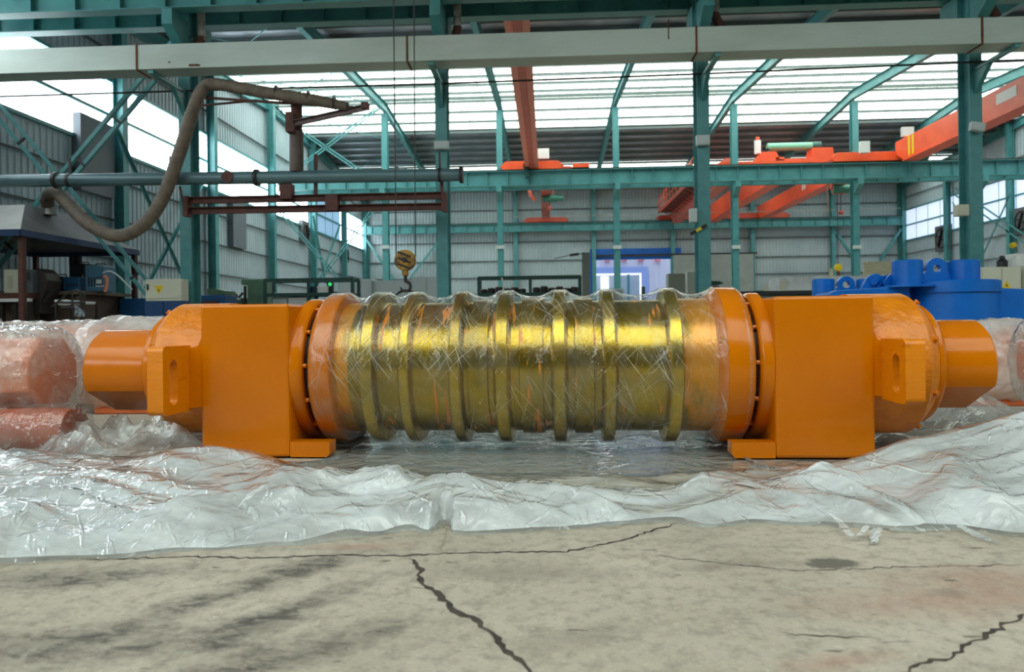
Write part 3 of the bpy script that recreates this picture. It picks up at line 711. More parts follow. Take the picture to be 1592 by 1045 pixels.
# B: far bay, single girder seen under the middle beam
xb = -0.05
B = thing('bridge_crane', 'distant red crane with green hoist, above the far wall beam', 'crane', (xb, 46, 8.5))
girder(B, xb, 38, 54.4, 9.35, .34, .62, crane_r)
end_truck(B, xb, YW - .85, 8.5, 3.2, crane_r, .36)
end_truck(B, xb, Y2 + .55, 8.65, 3.0, crane_r, .34)
hoist(B, xb + .35, 44.5, 8.55)
MB().tube([P(822, 290, 44), P(826, 305, 44), P(832, 312, 44)], .12, 8).build('festoon_loop', crane_r, B)
# C: big orange girder at right, near bay
xc = 17.6
Cn = thing('bridge_crane', 'big orange crane girder slanting in at upper right', 'crane', (xc, 27, 8.5))
girder(Cn, xc, 17.4, 36.4, 9.55, .5, 1.1, crane_o)
end_truck(Cn, xc - 1.1, Y2 - .55, 8.65, 4.4, crane_o, .45)
end_truck(Cn, xc, 17.35, 9.1, 3.4, crane_o, .3)
for k in range(2):
    MB().box((xc - .262, 34.6 + .35 * k, 8.6), (xc - .25, 34.78 + .35 * k, 9.5)).build('yellow_stripe', yellow, Cn)
MB().box((xc - .26, 27.2, 8.95), (xc - .25, 28.4, 9.35)).build('white_sign', white_m, Cn)
a, b = P(1400, 199, 36), P(1418, 213, 36); MB().box((a.x, 35.8, b.z), (b.x, 36, a.z)).build('control_box', pale, Cn)
a, b = P(1335, 221, 36), P(1350, 237, 36); MB().box((a.x, 35.8, b.z - .05), (b.x, 36, a.z)).build('control_box', pale, Cn)
MB().cyl((xc + .5, 35.8, 8.7), (xc + 1.0, 35.8, 8.7), .2, 16).build('drive_motor', mat('motor_teal', (52, 96, 92)), Cn, smooth=40)
# D: far bay, orange girder below the middle beam at right
xd = 15.95
Dn = thing('bridge_crane', 'orange crane girder with hanging green hoist, far bay at right', 'crane', (xd, 46, 8.4))
girder(Dn, xd, 37.9, 54.3, 9.3, .45, .95, crane_o)
end_truck(Dn, xd - .1, YW - .85, 8.5, 4.6, crane_r, .4)
end_truck(Dn, xd, Y2 + .55, 8.65, 3.2, crane_r, .34)
hoist(Dn, P(1310, 295, 40).x, 40, 7.95, hook_drop=1.3)
for px in (1294, 1300, 1307):
    MB().tube([P(px, 282, 40), P(px + 2, 296, 40), P(px + 3, 302, 40)], .09, 8).build('festoon_loop', mat('festoon_pink', (206, 112, 96), .6), Dn)
MB().tube([P(1286, 290, 40), P(1287, 310, 40), P(1288, 332, 40)], .035, 6).build('pendant_cable', mat('pendant_grey', (150, 130, 120)), Dn)
a = P(1239, 290, 44.5)
for k in range(2): MB().box((xd - .24, 44.2 + k * .34, 8.75), (xd - .228, 44.42 + k * .34, 9.15)).build('white_letter_mark', white_m, Dn)
# E: double girder crane with walkway and railing, far bay
En = thing('bridge_crane', 'double girder crane with railed walkway and winch trolley, far bay', 'crane', (11, 46, 8.3))
xe1, xe2 = 9.55, 12.2
girder(En, xe1, 37.9, 54.2, 9.3, .42, 1.2, mat('crane_dull_red', (204, 104, 88), .5, 0, (186, 90, 76), 2))  # duller red than the second girder
girder(En, xe2, 37.9, 54.2, 9.3, .45, 1.2, crane_o)
MB().box((xe1 - 1.15, 38, 9.0), (xe1 - .22, 54.2, 9.05)).build('walkway', brown, En)
MB().box((xe1 - 1.18, 38, 8.9), (xe1 - 1.12, 54.2, 9.12)).build('kick_board', crane_r, En)
for k in range(14):
    y_ = 38.2 + k * 1.22
    MB().bar((xe1 - 1.15, y_, 9.05), (xe1 - 1.15, y_, 10.1), .05, .05).build('railing_post', crane_o, En)
for z in (9.55, 10.1):
    MB().bar((xe1 - 1.15, 38.2, z), (xe1 - 1.15, 54.1, z), .05, .05).build('handrail', crane_o, En)
for k in range(16): MB().bar((xe1 - 1.1, 38.3 + k, 8.98), (xe1 - .2, 38.3 + k, 8.6), .05, .05).build('walkway_bracket', crane_r, En)
end_truck(En, 10.9, YW - .85, 8.5, 5.0, crane_r, .36)
end_truck(En, 11.3, Y2 + .55, 8.65, 5.0, crane_o, .36)
tx = 13.1; ty = 38.4
MB().box((tx - 2.2, ty - .5, 8.95), (tx + 2.0, ty + .5, 9.2)).build('trolley_frame', crane_o, En, bevel=.02)
MB().prism([(tx - 2.1, ty - .5, 9.2), (tx - .9, ty - .5, 9.2), (tx - 1.1, ty - .5, 9.6), (tx - 1.8, ty - .5, 9.6)], (0, .9, 0)).build('trolley_cheek', crane_o, En)
MB().prism([(tx + .7, ty - .5, 9.2), (tx + 1.9, ty - .5, 9.2), (tx + 1.8, ty - .5, 9.75), (tx + .8, ty - .5, 9.75)], (0, .9, 0)).build('trolley_cheek', crane_o, En)
MB().cyl((tx - 1.4, ty, 9.95), (tx + .9, ty, 9.95), .2, 18).build('winch_drum', mat('pale_green', (128, 196, 168), .4), En, smooth=40)
MB().cyl((tx + .9, ty, 9.95), (tx + 1.35, ty, 9.95), .22, 18).build('winch_motor', mat('motor_teal', (52, 96, 92)), En, smooth=40)
MB().box((tx - 1.4, ty - .15, 9.4), (tx - 1.3, ty + .15, 9.9)).build('drum_stand', green_d, En); MB().box((tx + .8, ty - .15, 9.4), (tx + .9, ty + .15, 9.9)).build('drum_stand', green_d, En)
MB().cyl((tx - 1.9, ty, 9.6), (tx - 1.9, ty, 10.3), .17, 16).build('brake_tank', white_m, En, smooth=40)
MB().cyl((tx - 1.9, ty, 10.3), (tx - 1.9, ty, 10.5), .1, 12).build('tank_cap', crane_o, En)
# ---- near crane above the camera that carries the hook
hk = P(630, 405, 12.0)
N_ = thing('bridge_crane', 'crane overhead whose two ropes hold the worn yellow hook block', 'crane', (hk.x, 0, 8.9))
girder(N_, hk.x, 15.6, -26.5, 9.7, .4, .7, crane_o)
end_truck(N_, hk.x, 15.85, 8.9, 3.0, crane_o, .3)
MB().cyl((hk.x - .5, 12, 8.75), (hk.x + .5, 12, 8.75), .24, 18).build('hoist_drum', crane_o, N_, smooth=40)
for px in (612, 645):
    MB().tube([Vector((P(px, 0, 12).x - (hk.x - hk.x), 12, 8.7)), P(px + (4 if px < 620 else 1), 400, 12)], .011, 6).build('hoist_rope', dark_st, N_)
hb = thing('hook_block', 'worn yellow round hook block with striped cheeks hanging on two ropes', 'hook block', hk + Vector((0, 0, -.55)))
MB().lathe([(-.09, .1), (-.085, .165), (-.05, .178), (.05, .178), (.085, .165), (.09, .1)], hk, 'Y', 32).build('sheave_cheek', hook_y, hb, smooth=40)
for k in (-1, 0, 1):
    c = hk + Vector((0, -.092, k * .1)); MB().bar(c + Vector((-.11, 0, .04)), c + Vector((.11, 0, -.05)), .006, .035).build('black_stripe', black, hb)
MB().cyl(hk + Vector((0, -.12, 0)), hk + Vector((0, .12, 0)), .04, 14).build('sheave_pin', dark_st, hb)
MB().cbox(hk + Vector((0, 0, -.21)), (.09, .14, .1)).build('shackle', hook_y, hb, bevel=.01)
MB().cyl(hk + Vector((0, 0, -.35)), hk + Vector((0, 0, -.25)), .03, 12).build('shank', dark_st, hb)
hc = hk + Vector((.0, 0, -.44))
MB().tube([hc + Vector((.0, 0, .1))] + [hc + Vector((math.cos(a_) * .085, 0, math.sin(a_) * .085)) for a_ in [R(d) for d in range(80, -190, -18)]], [.026] + [.03 - .0011 * i for i in range(15)], 10).build('hook', dark_st, hb, smooth=60)
sl = thing('wire_sling', 'dark wire sling looped on the hook behind the roller', 'sling', hc + Vector((0, 0, -.35)))
for k in range(4):
    MB().tube(catmull([hc + Vector((0, 0, -.06)), hc + Vector((-.12 - .03 * k, .02 * k, -.1 - .02 * k)), hc + Vector((-.22 - .04 * k, .03 * k, -.28)), hc + Vector((-.1, .03 * k, -.4))], 6), .012, 6).build('wire_loop', black, sl)
    MB().tube(catmull([hc + Vector((0, 0, -.06)), hc + Vector((.1 + .03 * k, .02 * k, -.12)), hc + Vector((.2 + .03 * k, .03 * k, -.3))], 6), .012, 6).build('wire_loop', black, sl)

# ================================================================== PLASTIC FILM MATERIALS
def film_mat(name, white=(225, 232, 234), cover_lo=0.15, cover_hi=0.6, scale=6.0, stretch=(1, 1, 1), bump=0.3, bscale=18.0, gloss_rough=0.12, cyl=None, streak=0.0, p0=0.35, p1=0.7, gl=1.0, sscale=60.0, sst=0.035, crinkle=0.0):
    m = bpy.data.materials.new(name); m.use_nodes = True
    N, L = nt(m); out = N['Material Output']; N.remove(N['Principled BSDF'])
    tc = N.new('ShaderNodeTexCoord'); vec = tc.outputs['Object']
    if cyl is not None:
        sp = N.new('ShaderNodeSeparateXYZ'); L.new(vec, sp.inputs[0])
        sb = N.new('ShaderNodeMath'); sb.operation = 'SUBTRACT'; L.new(sp.outputs[2], sb.inputs[0]); sb.inputs[1].default_value = cyl
        at = N.new('ShaderNodeMath'); at.operation = 'ARCTAN2'; L.new(sb.outputs[0], at.inputs[0])
        ng = N.new('ShaderNodeMath'); ng.operation = 'MULTIPLY'; ng.inputs[1].default_value = -1; L.new(sp.outputs[1], ng.inputs[0]); L.new(ng.outputs[0], at.inputs[1])
        ml = N.new('ShaderNodeMath'); ml.operation = 'MULTIPLY'; L.new(at.outputs[0], ml.inputs[0]); ml.inputs[1].default_value = 0.46
        cb = N.new('ShaderNodeCombineXYZ'); L.new(sp.outputs[0], cb.inputs[0]); L.new(ml.outputs[0], cb.inputs[1]); vec = cb.outputs[0]
    def nz(scale, st=(1, 1, 1), rot=0.0, detail=6, dist=0.0, rough=0.6):
        mp = N.new('ShaderNodeMapping'); mp.inputs['Rotation'].default_value = (0, 0, rot); L.new(vec, mp.inputs[0])
        mp2 = N.new('ShaderNodeMapping'); mp2.inputs['Scale'].default_value = st; L.new(mp.outputs[0], mp2.inputs[0])
        n = N.new('ShaderNodeTexNoise'); n.inputs['Scale'].default_value = scale; n.inputs['Detail'].default_value = detail; n.inputs['Distortion'].default_value = dist; n.inputs['Roughness'].default_value = rough
        L.new(mp2.outputs[0], n.inputs['Vector']); return n.outputs[0]
    def rng(x, a, b, c, d):
        r = N.new('ShaderNodeMapRange'); L.new(x, r.inputs[0])
        for i, v in enumerate((a, b, c, d)): r.inputs[i + 1].default_value = v
        return r.outputs[0]
    def mth(op, a, b):
        x = N.new('ShaderNodeMath'); x.operation = op; x.use_clamp = True
        for i, v in ((0, a), (1, b)):
            if isinstance(v, (int, float)): x.inputs[i].default_value = v
            else: L.new(v, x.inputs[i])
        return x.outputs[0]
    cover = rng(nz(scale, stretch), p0, p1, cover_lo, cover_hi)
    hgt = nz(bscale, stretch, 0, 4, 0.8)
    if crinkle:
        wn = N.new('ShaderNodeTexNoise'); wn.inputs['Scale'].default_value = 3.0; wn.inputs['Detail'].default_value = 3; L.new(vec, wn.inputs['Vector'])
        wa = N.new('ShaderNodeVectorMath'); wa.operation = 'MULTIPLY_ADD'; L.new(wn.outputs['Color'], wa.inputs[0]); wa.inputs[1].default_value = (.35, .35, .35); L.new(vec, wa.inputs[2])
        mp3 = N.new('ShaderNodeMapping'); mp3.inputs['Scale'].default_value = (1, 1.7, 1.2); L.new(wa.outputs[0], mp3.inputs[0])
        for sc_, wt_ in ((crinkle, 1.2), (crinkle * 2.7, .5)):
            vo = N.new('ShaderNodeTexVoronoi'); vo.inputs['Scale'].default_value = sc_; L.new(mp3.outputs[0], vo.inputs['Vector'])
            ma = N.new('ShaderNodeMath'); ma.operation = 'MULTIPLY_ADD'; L.new(vo.outputs['Distance'], ma.inputs[0]); ma.inputs[1].default_value = wt_; L.new(hgt, ma.inputs[2]); hgt = ma.outputs[0]
    if streak:
        area = rng(nz(2.4, (1, 1, 1), 0, 3), 0.42, 0.60, 0.12, 1.0)
        for rot, seed in ((0.95, 1), (-0.80, 2), (1.25, 3), (-1.35, 4)):
            s = rng(nz(sscale, (sst, 1.5, 1), rot, 2, 0.04, 0.5), 0.62, 0.70, 0, 1)
            cover = mth('MAXIMUM', cover, mth('MULTIPLY', mth('MULTIPLY', s, area), streak))
            ha = N.new('ShaderNodeMath'); ha.operation = 'MULTIPLY_ADD'; L.new(s, ha.inputs[0]); ha.inputs[1].default_value = 0.6; L.new(hgt, ha.inputs[2]); hgt = ha.outputs[0]
    bp = N.new('ShaderNodeBump'); bp.inputs['Strength'].default_value = bump; bp.inputs['Distance'].default_value = 0.02; L.new(hgt, bp.inputs['Height'])
    tr = N.new('ShaderNodeBsdfTransparent'); tr.inputs[0].default_value = (0.97, 0.98, 0.98, 1)
    df = N.new('ShaderNodeBsdfDiffuse'); df.inputs[0].default_value = (*lin(white), 1); L.new(bp.outputs[0], df.inputs['Normal'])
    tl = N.new('ShaderNodeBsdfTranslucent'); tl.inputs[0].default_value = (*lin(white), 1)
    mx = N.new('ShaderNodeMixShader'); mx.inputs[0].default_value = 0.35; L.new(df.outputs[0], mx.inputs[1]); L.new(tl.outputs[0], mx.inputs[2])
    m1 = N.new('ShaderNodeMixShader'); L.new(cover, m1.inputs[0]); L.new(tr.outputs[0], m1.inputs[1]); L.new(mx.outputs[0], m1.inputs[2])
    gl_ = N.new('ShaderNodeBsdfGlossy'); gl_.inputs['Roughness'].default_value = gloss_rough; L.new(bp.outputs[0], gl_.inputs['Normal'])
    ge = N.new('ShaderNodeNewGeometry')
    ior = N.new('ShaderNodeMapRange'); L.new(ge.outputs['Backfacing'], ior.inputs[0]); ior.inputs[3].default_value = 1.5; ior.inputs[4].default_value = 1 / 1.5   # a thin film reflects alike from both sides
    fr = N.new('ShaderNodeFresnel'); L.new(ior.outputs[0], fr.inputs[0]); L.new(bp.outputs[0], fr.inputs['Normal'])
    fm = mth('MULTIPLY', fr.outputs[0], gl)
    m2 = N.new('ShaderNodeMixShader'); L.new(fm, m2.inputs[0]); L.new(m1.outputs[0], m2.inputs[1]); L.new(gl_.outputs[0], m2.inputs[2])
    L.new(m2.outputs[0], out.inputs[0])
    return m
film_roll = film_mat('stretch_film', (244, 240, 226), 0.0, 0.13, 5.0, (1, 1, 1), 0.24, 14.0, 0.07, cyl=0.475, streak=0.65, gl=1.1, sscale=90, sst=.014, p0=.42, p1=.72)
film_sheet = film_mat('polythene_sheet', (246, 251, 254), 0.34, 0.92, 2.2, (1, 2.2, 1), 0.42, 5.0, 0.075, p0=0.34, p1=0.64, gl=1.6, streak=.95, sscale=16, sst=.10, crinkle=5.0)
film_mid = film_mat('crumpled_polythene', (240, 244, 244), 0.10, 0.5, 2.6, (1, 1.6, 1), 0.25, 6.0, 0.08, p0=0.36, p1=0.66, gl=1.6, streak=.8, sscale=18, sst=.12, crinkle=6.0)
film_thin = film_mat('thin_polythene', (236, 242, 242), 0.14, 0.5, 3.0, (1, 2.5, 1), 0.3, 7.0, 0.08, p0=0.38, p1=0.68, gl=1.5, streak=.6, sscale=16, sst=.08, crinkle=5.0)
film_wrap = film_mat('wrapping_polythene', (244, 241, 236), 0.14, 0.72, 3.2, (1, 1, 1), 0.4, 7.0, 0.09, p0=0.38, p1=0.66, gl=1.5, streak=.7, sscale=20, sst=.1, crinkle=4.0)

# ================================================================== THE ROLLER
ZA = 0.485
ro = thing('steel_roller', 'long orange roller with square bearing blocks and film-wrapped brassy grooved barrel', 'roller', (-0.115, 4.37, 0.010), -0.028)
def gold_mat(smear, k=1.0):
    m = bpy.data.materials.new('oiled_brassy_steel'); m.use_nodes = True
    N, L = nt(m); b = N['Principled BSDF']; b.inputs['Metallic'].default_value = 0.9; b.inputs['Roughness'].default_value = 0.22
    tc = N.new('ShaderNodeTexCoord')
    def nz(scale, st, detail=5, dist=0.0):
        mp = N.new('ShaderNodeMapping'); mp.inputs['Scale'].default_value = st; L.new(tc.outputs['Object'], mp.inputs[0])
        n = N.new('ShaderNodeTexNoise'); n.inputs['Scale'].default_value = scale; n.inputs['Detail'].default_value = detail; n.inputs['Distortion'].default_value = dist
        L.new(mp.outputs[0], n.inputs['Vector']); return n.outputs[0]
    def ramp(x, p0, p1, c0, c1):
        r = N.new('ShaderNodeValToRGB'); r.color_ramp.elements[0].position = p0; r.color_ramp.elements[1].position = p1
        r.color_ramp.elements[0].color = c0; r.color_ramp.elements[1].color = c1; L.new(x, r.inputs[0]); return r.outputs[0]
    c = ramp(nz(3, (2, .6, .6)), .35, .7, tuple(v * k for v in lin((176, 146, 22))) + (1,), tuple(v * k for v in lin((140, 120, 52))) + (1,))
    mask = ramp(nz(7, (3.2, .4, .4), 6, .3), smear, smear + .05, (0, 0, 0, 1), (1, 1, 1, 1))
    mx = N.new('ShaderNodeMix'); mx.data_type = 'RGBA'; L.new(mask, mx.inputs[0]); L.new(c, mx.inputs[6]); mx.inputs[7].default_value = (*lin((226, 132, 12)), 1)
    L.new(mx.outputs[2], b.inputs['Base Color'])
    mr = N.new('ShaderNodeMapRange'); L.new(mask, mr.inputs[0]); mr.inputs[3].default_value = .9; mr.inputs[4].default_value = .0; L.new(mr.outputs[0], b.inputs['Metallic'])
    mr2 = N.new('ShaderNodeMapRange'); L.new(nz(5, (1, .4, .4)), mr2.inputs[0]); mr2.inputs[3].default_value = .16; mr2.inputs[4].default_value = .34; L.new(mr2.outputs[0], b.inputs['Roughness'])
    return m
gold = gold_mat(.60); gold_ring = gold_mat(.9, 1.25)
RB, RR = 0.392, 0.457
FL0, FL1 = -1.235, 1.245
rings = [(-.939, -.859), (-.719, -.652), (-.432, -.361), (-.176, -.094), (.148, .227), (.430, .505), (.788, .868)]
MB().lathe([(-1.12, RB), (1.11, RB)], (0, 0, ZA), 'X', 96).build('barrel', gold, ro, local=True, smooth=30)
for a, b in rings:
    MB().lathe([(a - .012, RB - .005), (a, RB + .012), (a + .004, RR - .008), (a + .012, RR), (b - .012, RR), (b - .004, RR - .008), (b, RB + .012), (b + .012, RB - .005)], (0, 0, ZA), 'X', 96).build('ring', gold_ring, ro, local=True, smooth=35)
# raised pads between some rings
for a, b in ((-.33, -.21), (-.04, .10), (.27, .385)):
    MB().lathe([(a, RB - .002), (a + .006, RB + .016), (b - .006, RB + .016), (b, RB - .002)], (0, 0, ZA), 'X', 96).build('raised_band', gold, ro, local=True, smooth=35)
MB().lathe([(FL0, .40), (FL0, RR - .03), (FL0 + .012, RR - .012), (FL0 + .05, RR), (-1.118, RR), (-1.108, RR - .006), (-1.10, RB)], (0, 0, ZA), 'X', 96).build('end_flange', orange, ro, local=True, smooth=30)
MB().lathe([(FL1, .40), (FL1, RR - .03), (FL1 - .012, RR - .010), (FL1 - .04, RR + .004), (1.10, RR + .004), (1.085, RR - .01), (1.06, RB + .02), (1.05, RB - .01)], (0, 0, ZA), 'X', 96).build('end_flange', orange, ro, local=True, smooth=30)
MB().lathe([(.868, RB + .001), (.9, RB + .004), (1.07, RB + .004), (1.075, RB + .001)], (0, 0, ZA), 'X', 96).build('painted_band', mat('orange_over_brass', (222, 146, 16), .3, .4, (150, 122, 30), 5, .48, .6, stretch=(1.5, .6, .6)), ro, local=True, smooth=30)
MB().lathe([(-1.105, RB + .001), (-1.10, RB + .004), (-1.02, RB + .004), (-1.015, RB + .001)], (0, 0, ZA), 'X', 96).build('painted_band', mat('orange_over_brass', (222, 146, 16)), ro, local=True, smooth=30)
MB().lathe([(-1.34, .375), (1.34, .375)], (0, 0, ZA), 'X', 64).build('neck', dark_gap, ro, local=True, smooth=30)
# stretch film around the barrel: spans from ring to ring and dips between
def film_r(x):
    k = [(FL0 - .003, .425), (FL0 + .03, RR + .004), (-1.11, RR + .008)] + [q for a, b in rings for q in ((a, RR + .006), (b, RR + .006))] + [(1.09, RR + .008), (1.21, RR + .008), (FL1 + .003, .43)]
    for (a, ra), (b, rb) in zip(k[:-1], k[1:]):
        if a <= x <= b:
            t = (x - a) / (b - a); r = ra + (rb - ra) * t
            if b - a > .1: r -= 4 * t * (1 - t) * min(.042, (b - a) * .22)
            return r
    return .425
fm = MB(); nx, na = 300, 200; 
for i in range(nx + 1):
    x = FL0 - .003 + (FL1 - FL0 + .006) * i / nx
    r0 = film_r(x)
    for k in range(na):
        a = 2 * math.pi * k / na; y_, z_ = -math.cos(a), math.sin(a)
        nn = noise.noise(Vector((x * 3, y_ * 2.2, z_ * 2.2))) * .5 + (1 - abs(noise.noise(Vector((x * 7 + y_, y_ * 4, z_ * 4 + x * 3))))) ** 3 * .7
        amp = .0035 if r0 < RR else .0015
        r = max(r0 + nn * amp, RB + .01 if abs(x) < 1.04 else .4)
        fm.v.append(Vector((x, y_ * r, z_ * r + ZA)))
for i in range(nx):
    for k in range(na):
        k2 = (k + 1) % na; fm.f.append((i * na + k, i * na + k2, (i + 1) * na + k2, (i + 1) * na + k))
fo = fm.build('stretch_film_wrap', film_roll, ro, local=True, smooth=60); fo['label'] = 'clear stretch film wound around the grooved barrel'
# bearing blocks at both ends
def hexbolt(c, d, r, h, parent, m=orange):
    c = Vector(c); return MB().cyl(c, c + Vector(d) * h, r, 6).build('bolt', m, parent, local=True, bevel=.002)
for s in (-1, 1):
    xi, xo = s * 1.345, s * 1.865
    bl = MB().box((min(xi, xo), -.425, 0), (max(xi, xo), .425, .872)).build('bearing_block', orange, ro, local=True, bevel=.016)
    # foot plate reaching under the barrel
    for ya_, yb_ in ((-.42, -.31), (.31, .42)):
        MB().prism([(s * 1.345, ya_, 0), (s * 1.13, ya_, 0), (s * 1.115, ya_, .02), (s * 1.115, ya_, .085), (s * 1.345, ya_, .085)], (0, yb_ - ya_, 0)).build('foot', orange, ro, local=True)
    # inner retaining disc with its bolts in the gap
    d0, d1 = s * 1.346, s * 1.275
    MB().lathe([(d0, .425), (s * 1.30, .425), (s * 1.285, .418), (d1, .405), (d1, .36)], (0, 0, ZA), 'X', 72).build('retaining_disc', orange, ro, local=True, smooth=30)
    for k in range(12):
        a = math.pi * 2 * (k + .15) / 12
        hexbolt((s * 1.275, -math.cos(a) * .392, math.sin(a) * .392 + ZA), (-s, 0, 0), .014, .022, ro)
    # cast round housing
    hs = MB().lathe([(s * 1.86, .408), (s * 2.165, .408), (s * 2.175, .403), (s * 2.245, .338), (s * 2.25, .30)], (0, 0, ZA), 'X', 72).build('housing', orange_cast, ro, local=True, smooth=18)
    MB().lathe([(s * 2.24, .345), (s * 2.262, .345), (s * 2.275, .335), (s * 2.30, .30), (s * 2.30, .24)], (0, 0, ZA), 'X', 72).build('end_cover', orange, ro, local=True, smooth=30)
    for k in range(8):
        a = math.pi * 2 * (k + .5) / 8
        hexbolt((s * 2.205, -math.cos(a) * .372, math.sin(a) * .372 + ZA), (s * .66, -math.cos(a) * .75, math.sin(a) * .75), .018, .022, ro)
    # slotted lug on an arm
    z0, z1 = (.265, .640) if s < 0 else (.315, .640)
    arm = [(s * 1.80, -.415, z0 + .02), (s * 2.0, -.415, z0 + .005), (s * 2.0, -.415, z1 - .005), (s * 1.95, -.415, z1 - .02), (s * 1.885, -.415, z1 + .0), (s * 1.86, -.415, z1 + .06), (s * 1.80, -.415, z1 + .06)]
    MB().prism(arm, (0, .28, 0)).build('lug_arm', orange, ro, local=True, bevel=.006)
    # lug plate: outline in Y-Z with an oblong slot through X
    lx0, lx1 = (-1.94, -2.03) if s < 0 else (1.905, 2.0)
    def rrect(y0, y1, za, zb, r, n=5):
        out = []
        for cy_, cz_, a0 in ((y1 - r, zb - r, 0), (y0 + r, zb - r, 90), (y0 + r, za + r, 180), (y1 - r, za + r, 270)):
            for i in range(n + 1):
                a = R(a0 + 90 * i / n); out.append((cy_ + r * math.cos(a), cz_ + r * math.sin(a)))
        return out
    outer = rrect(-.68, -.38, z0, z1, .03); inner = rrect(-.615, -.535, z0 + .05, z1 - .075, .0399)
    n = len(outer); lm = MB()
    vs = [(lx0, *p) for p in outer] + [(lx1, *p) for p in outer] + [(lx0, *p) for p in inner] + [(lx1, *p) for p in inner]
    fs = []
    for i in range(n):
        j = (i + 1) % n
        fs += [(i, j, n + j, n + i), (2 * n + i, 3 * n + i, 3 * n + j, 2 * n + j), (i, 2 * n + i, 2 * n + j, j), (n + i, n + j, 3 * n + j, 3 * n + i)]
    lm.add(vs, fs).build('slotted_lug', orange_flame, ro, local=True, smooth=30)
    # stub shaft with one flat
    zs, rs = ZA - .012, .262; pts = []
    for k in range(72):
        ph = k * 5  # degrees below the front horizontal
        if 27 < ph < 96: continue
        pts.append((-math.cos(R(ph)) * rs, -math.sin(R(ph)) * rs))
    pts2 = [(a * .97, b * .97) for a, b in pts]
    m_ = len(pts); xe = -2.70 if s < 0 else 2.585; sm = MB()
    rows = [(s * 2.2, pts), (xe - s * .012, pts), (xe, pts2)]
    vs = [(x, a, b + zs) for x, pp_ in rows for a, b in pp_]
    fs = [(r_ * m_ + i, r_ * m_ + (i + 1) % m_, (r_ + 1) * m_ + (i + 1) % m_, (r_ + 1) * m_ + i) for r_ in range(2) for i in range(m_)] + [tuple(range(m_)), tuple(range(2 * m_, 3 * m_))]
    sm.add(vs, fs).build('stub_shaft', orange, ro, local=True, smooth=22)

# ================================================================== WRAPPED NEIGHBOURS
faded = mat('faded_orange', (222, 118, 66), .45, 0, (204, 98, 52), 3)
redo = mat('red_orange', (176, 78, 40), .5, 0, (140, 60, 34), 3)
def wrapped_skin(prof, org, amp, seed, na=96, nx=110, squash=1.0, zmin=0.004, m=None, name='plastic_wrap', parent=None):
    x0, x1 = prof[0][0], prof[-1][0]; mb = MB()
    xs = sorted({x0 + (x1 - x0) * i / nx for i in range(nx + 1)} | {p_[0] for p_ in prof}, reverse=x1 < x0); nx = len(xs) - 1
    for x in xs:
        for (a, ra), (b, rb) in zip(prof[:-1], prof[1:]):
            if min(a, b) <= x <= max(a, b): r0 = ra + (rb - ra) * ((x - a) / (b - a) if b != a else 0); break
        for k in range(na):
            t = 2 * math.pi * k / na; y_, z_ = -math.cos(t), math.sin(t)
            q = Vector((x * 2.2 + seed, y_ * 1.6, z_ * 1.6)); q2 = Vector((x * 5 + seed + y_ * 2, y_ * 3.5, z_ * 3.5 - x * 2))
            d = noise.noise(q) * .4 + (1 - abs(noise.noise(q2))) ** 3 * .6 + (1 - abs(noise.noise(q2 * 2.3))) ** 4 * .3
            r = r0 + amp * d * min(1.0, r0 / .2)
            mb.v.append(Vector((org[0] + x, org[1] + y_ * r * squash, max(zmin, org[2] + z_ * r))))
    for i in range(nx):
        for k in range(na):
            k2 = (k + 1) % na; mb.f.append((i * na + k, i * na + k2, (i + 1) * na + k2, (i + 1) * na + k))
    return mb.build(name, m or film_wrap, parent, smooth=70)
def neighbour(x_end, Y, s, label, length=3.4):
    # another roller lying on the line of the first, its stub shaft towards us; s = direction it extends
    t = thing('wrapped_roller', label, 'roller', (x_end, Y, 0))
    def octo(r, n=8): return [(r * math.cos(R(22.5 + 360 / n * k)), r * math.sin(R(22.5 + 360 / n * k))) for k in range(n)]
    zc = .47
    MB().prism([(x_end, Y + a, zc + b) for a, b in octo(.245)], (s * .6, 0, 0)).build('stub_shaft', faded, t, bevel=.01)
    MB().lathe([(s * .48, .30), (s * .55, .40), (s * .85, .41)], (x_end, Y, zc), 'X', 48).build('housing', faded, t, smooth=30)
    MB().box((min(x_end + s * .85, x_end + s * 1.36), Y - .42, 0), (max(x_end + s * .85, x_end + s * 1.36), Y + .42, .87)).build('bearing_block', faded, t, bevel=.02)
    MB().lathe([(s * 1.36, .44), (s * length, .44)], (x_end, Y, zc), 'X', 48).build('barrel', faded, t, smooth=30)
    wrapped_skin([(-s * .034, .0), (-s * .033, .12), (-s * .031, .24), (-s * .015, .275), (s * .05, .29), (s * .38, .30), (s * .55, .43), (s * .83, .46), (s * .87, .56), (s * 1.34, .58), (s * 1.45, .49), (s * length, .49)], (x_end, Y, zc), .03, 3.7 * s + x_end, parent=t)
neighbour(-3.12, 4.36, -1, 'plastic-wrapped orange roller end lying at the left picture edge')
neighbour(3.02, 4.55, 1, 'plastic-wrapped orange roller end lying at the right picture edge')
XB = P(104, 670, 4.05).x
t = thing('wrapped_bar', 'dark orange wrapped steel bar on the floor under the left roller end', 'steel bar', (-3.6, 4.12, 0))
MB().cyl((-4.6, 4.12, .142), (XB, 4.12, .142), .14, 28).build('bar', redo, t, smooth=30)
wrapped_skin([(0, .0), (.004, .15), (.1, .155), (XB + 4.55, .155), (XB + 4.64, .15), (XB + 4.65, .0)], (-4.62, 4.12, .15), .015, 9.1, 48, 50, parent=t, m=film_mat('light_wrap', (240, 236, 230), .02, .3, 3.2, (1, 1, 1), .4, 7, .09, p0=.42, p1=.7, gl=1.2, streak=.5, sscale=20, sst=.1, crinkle=4.0))
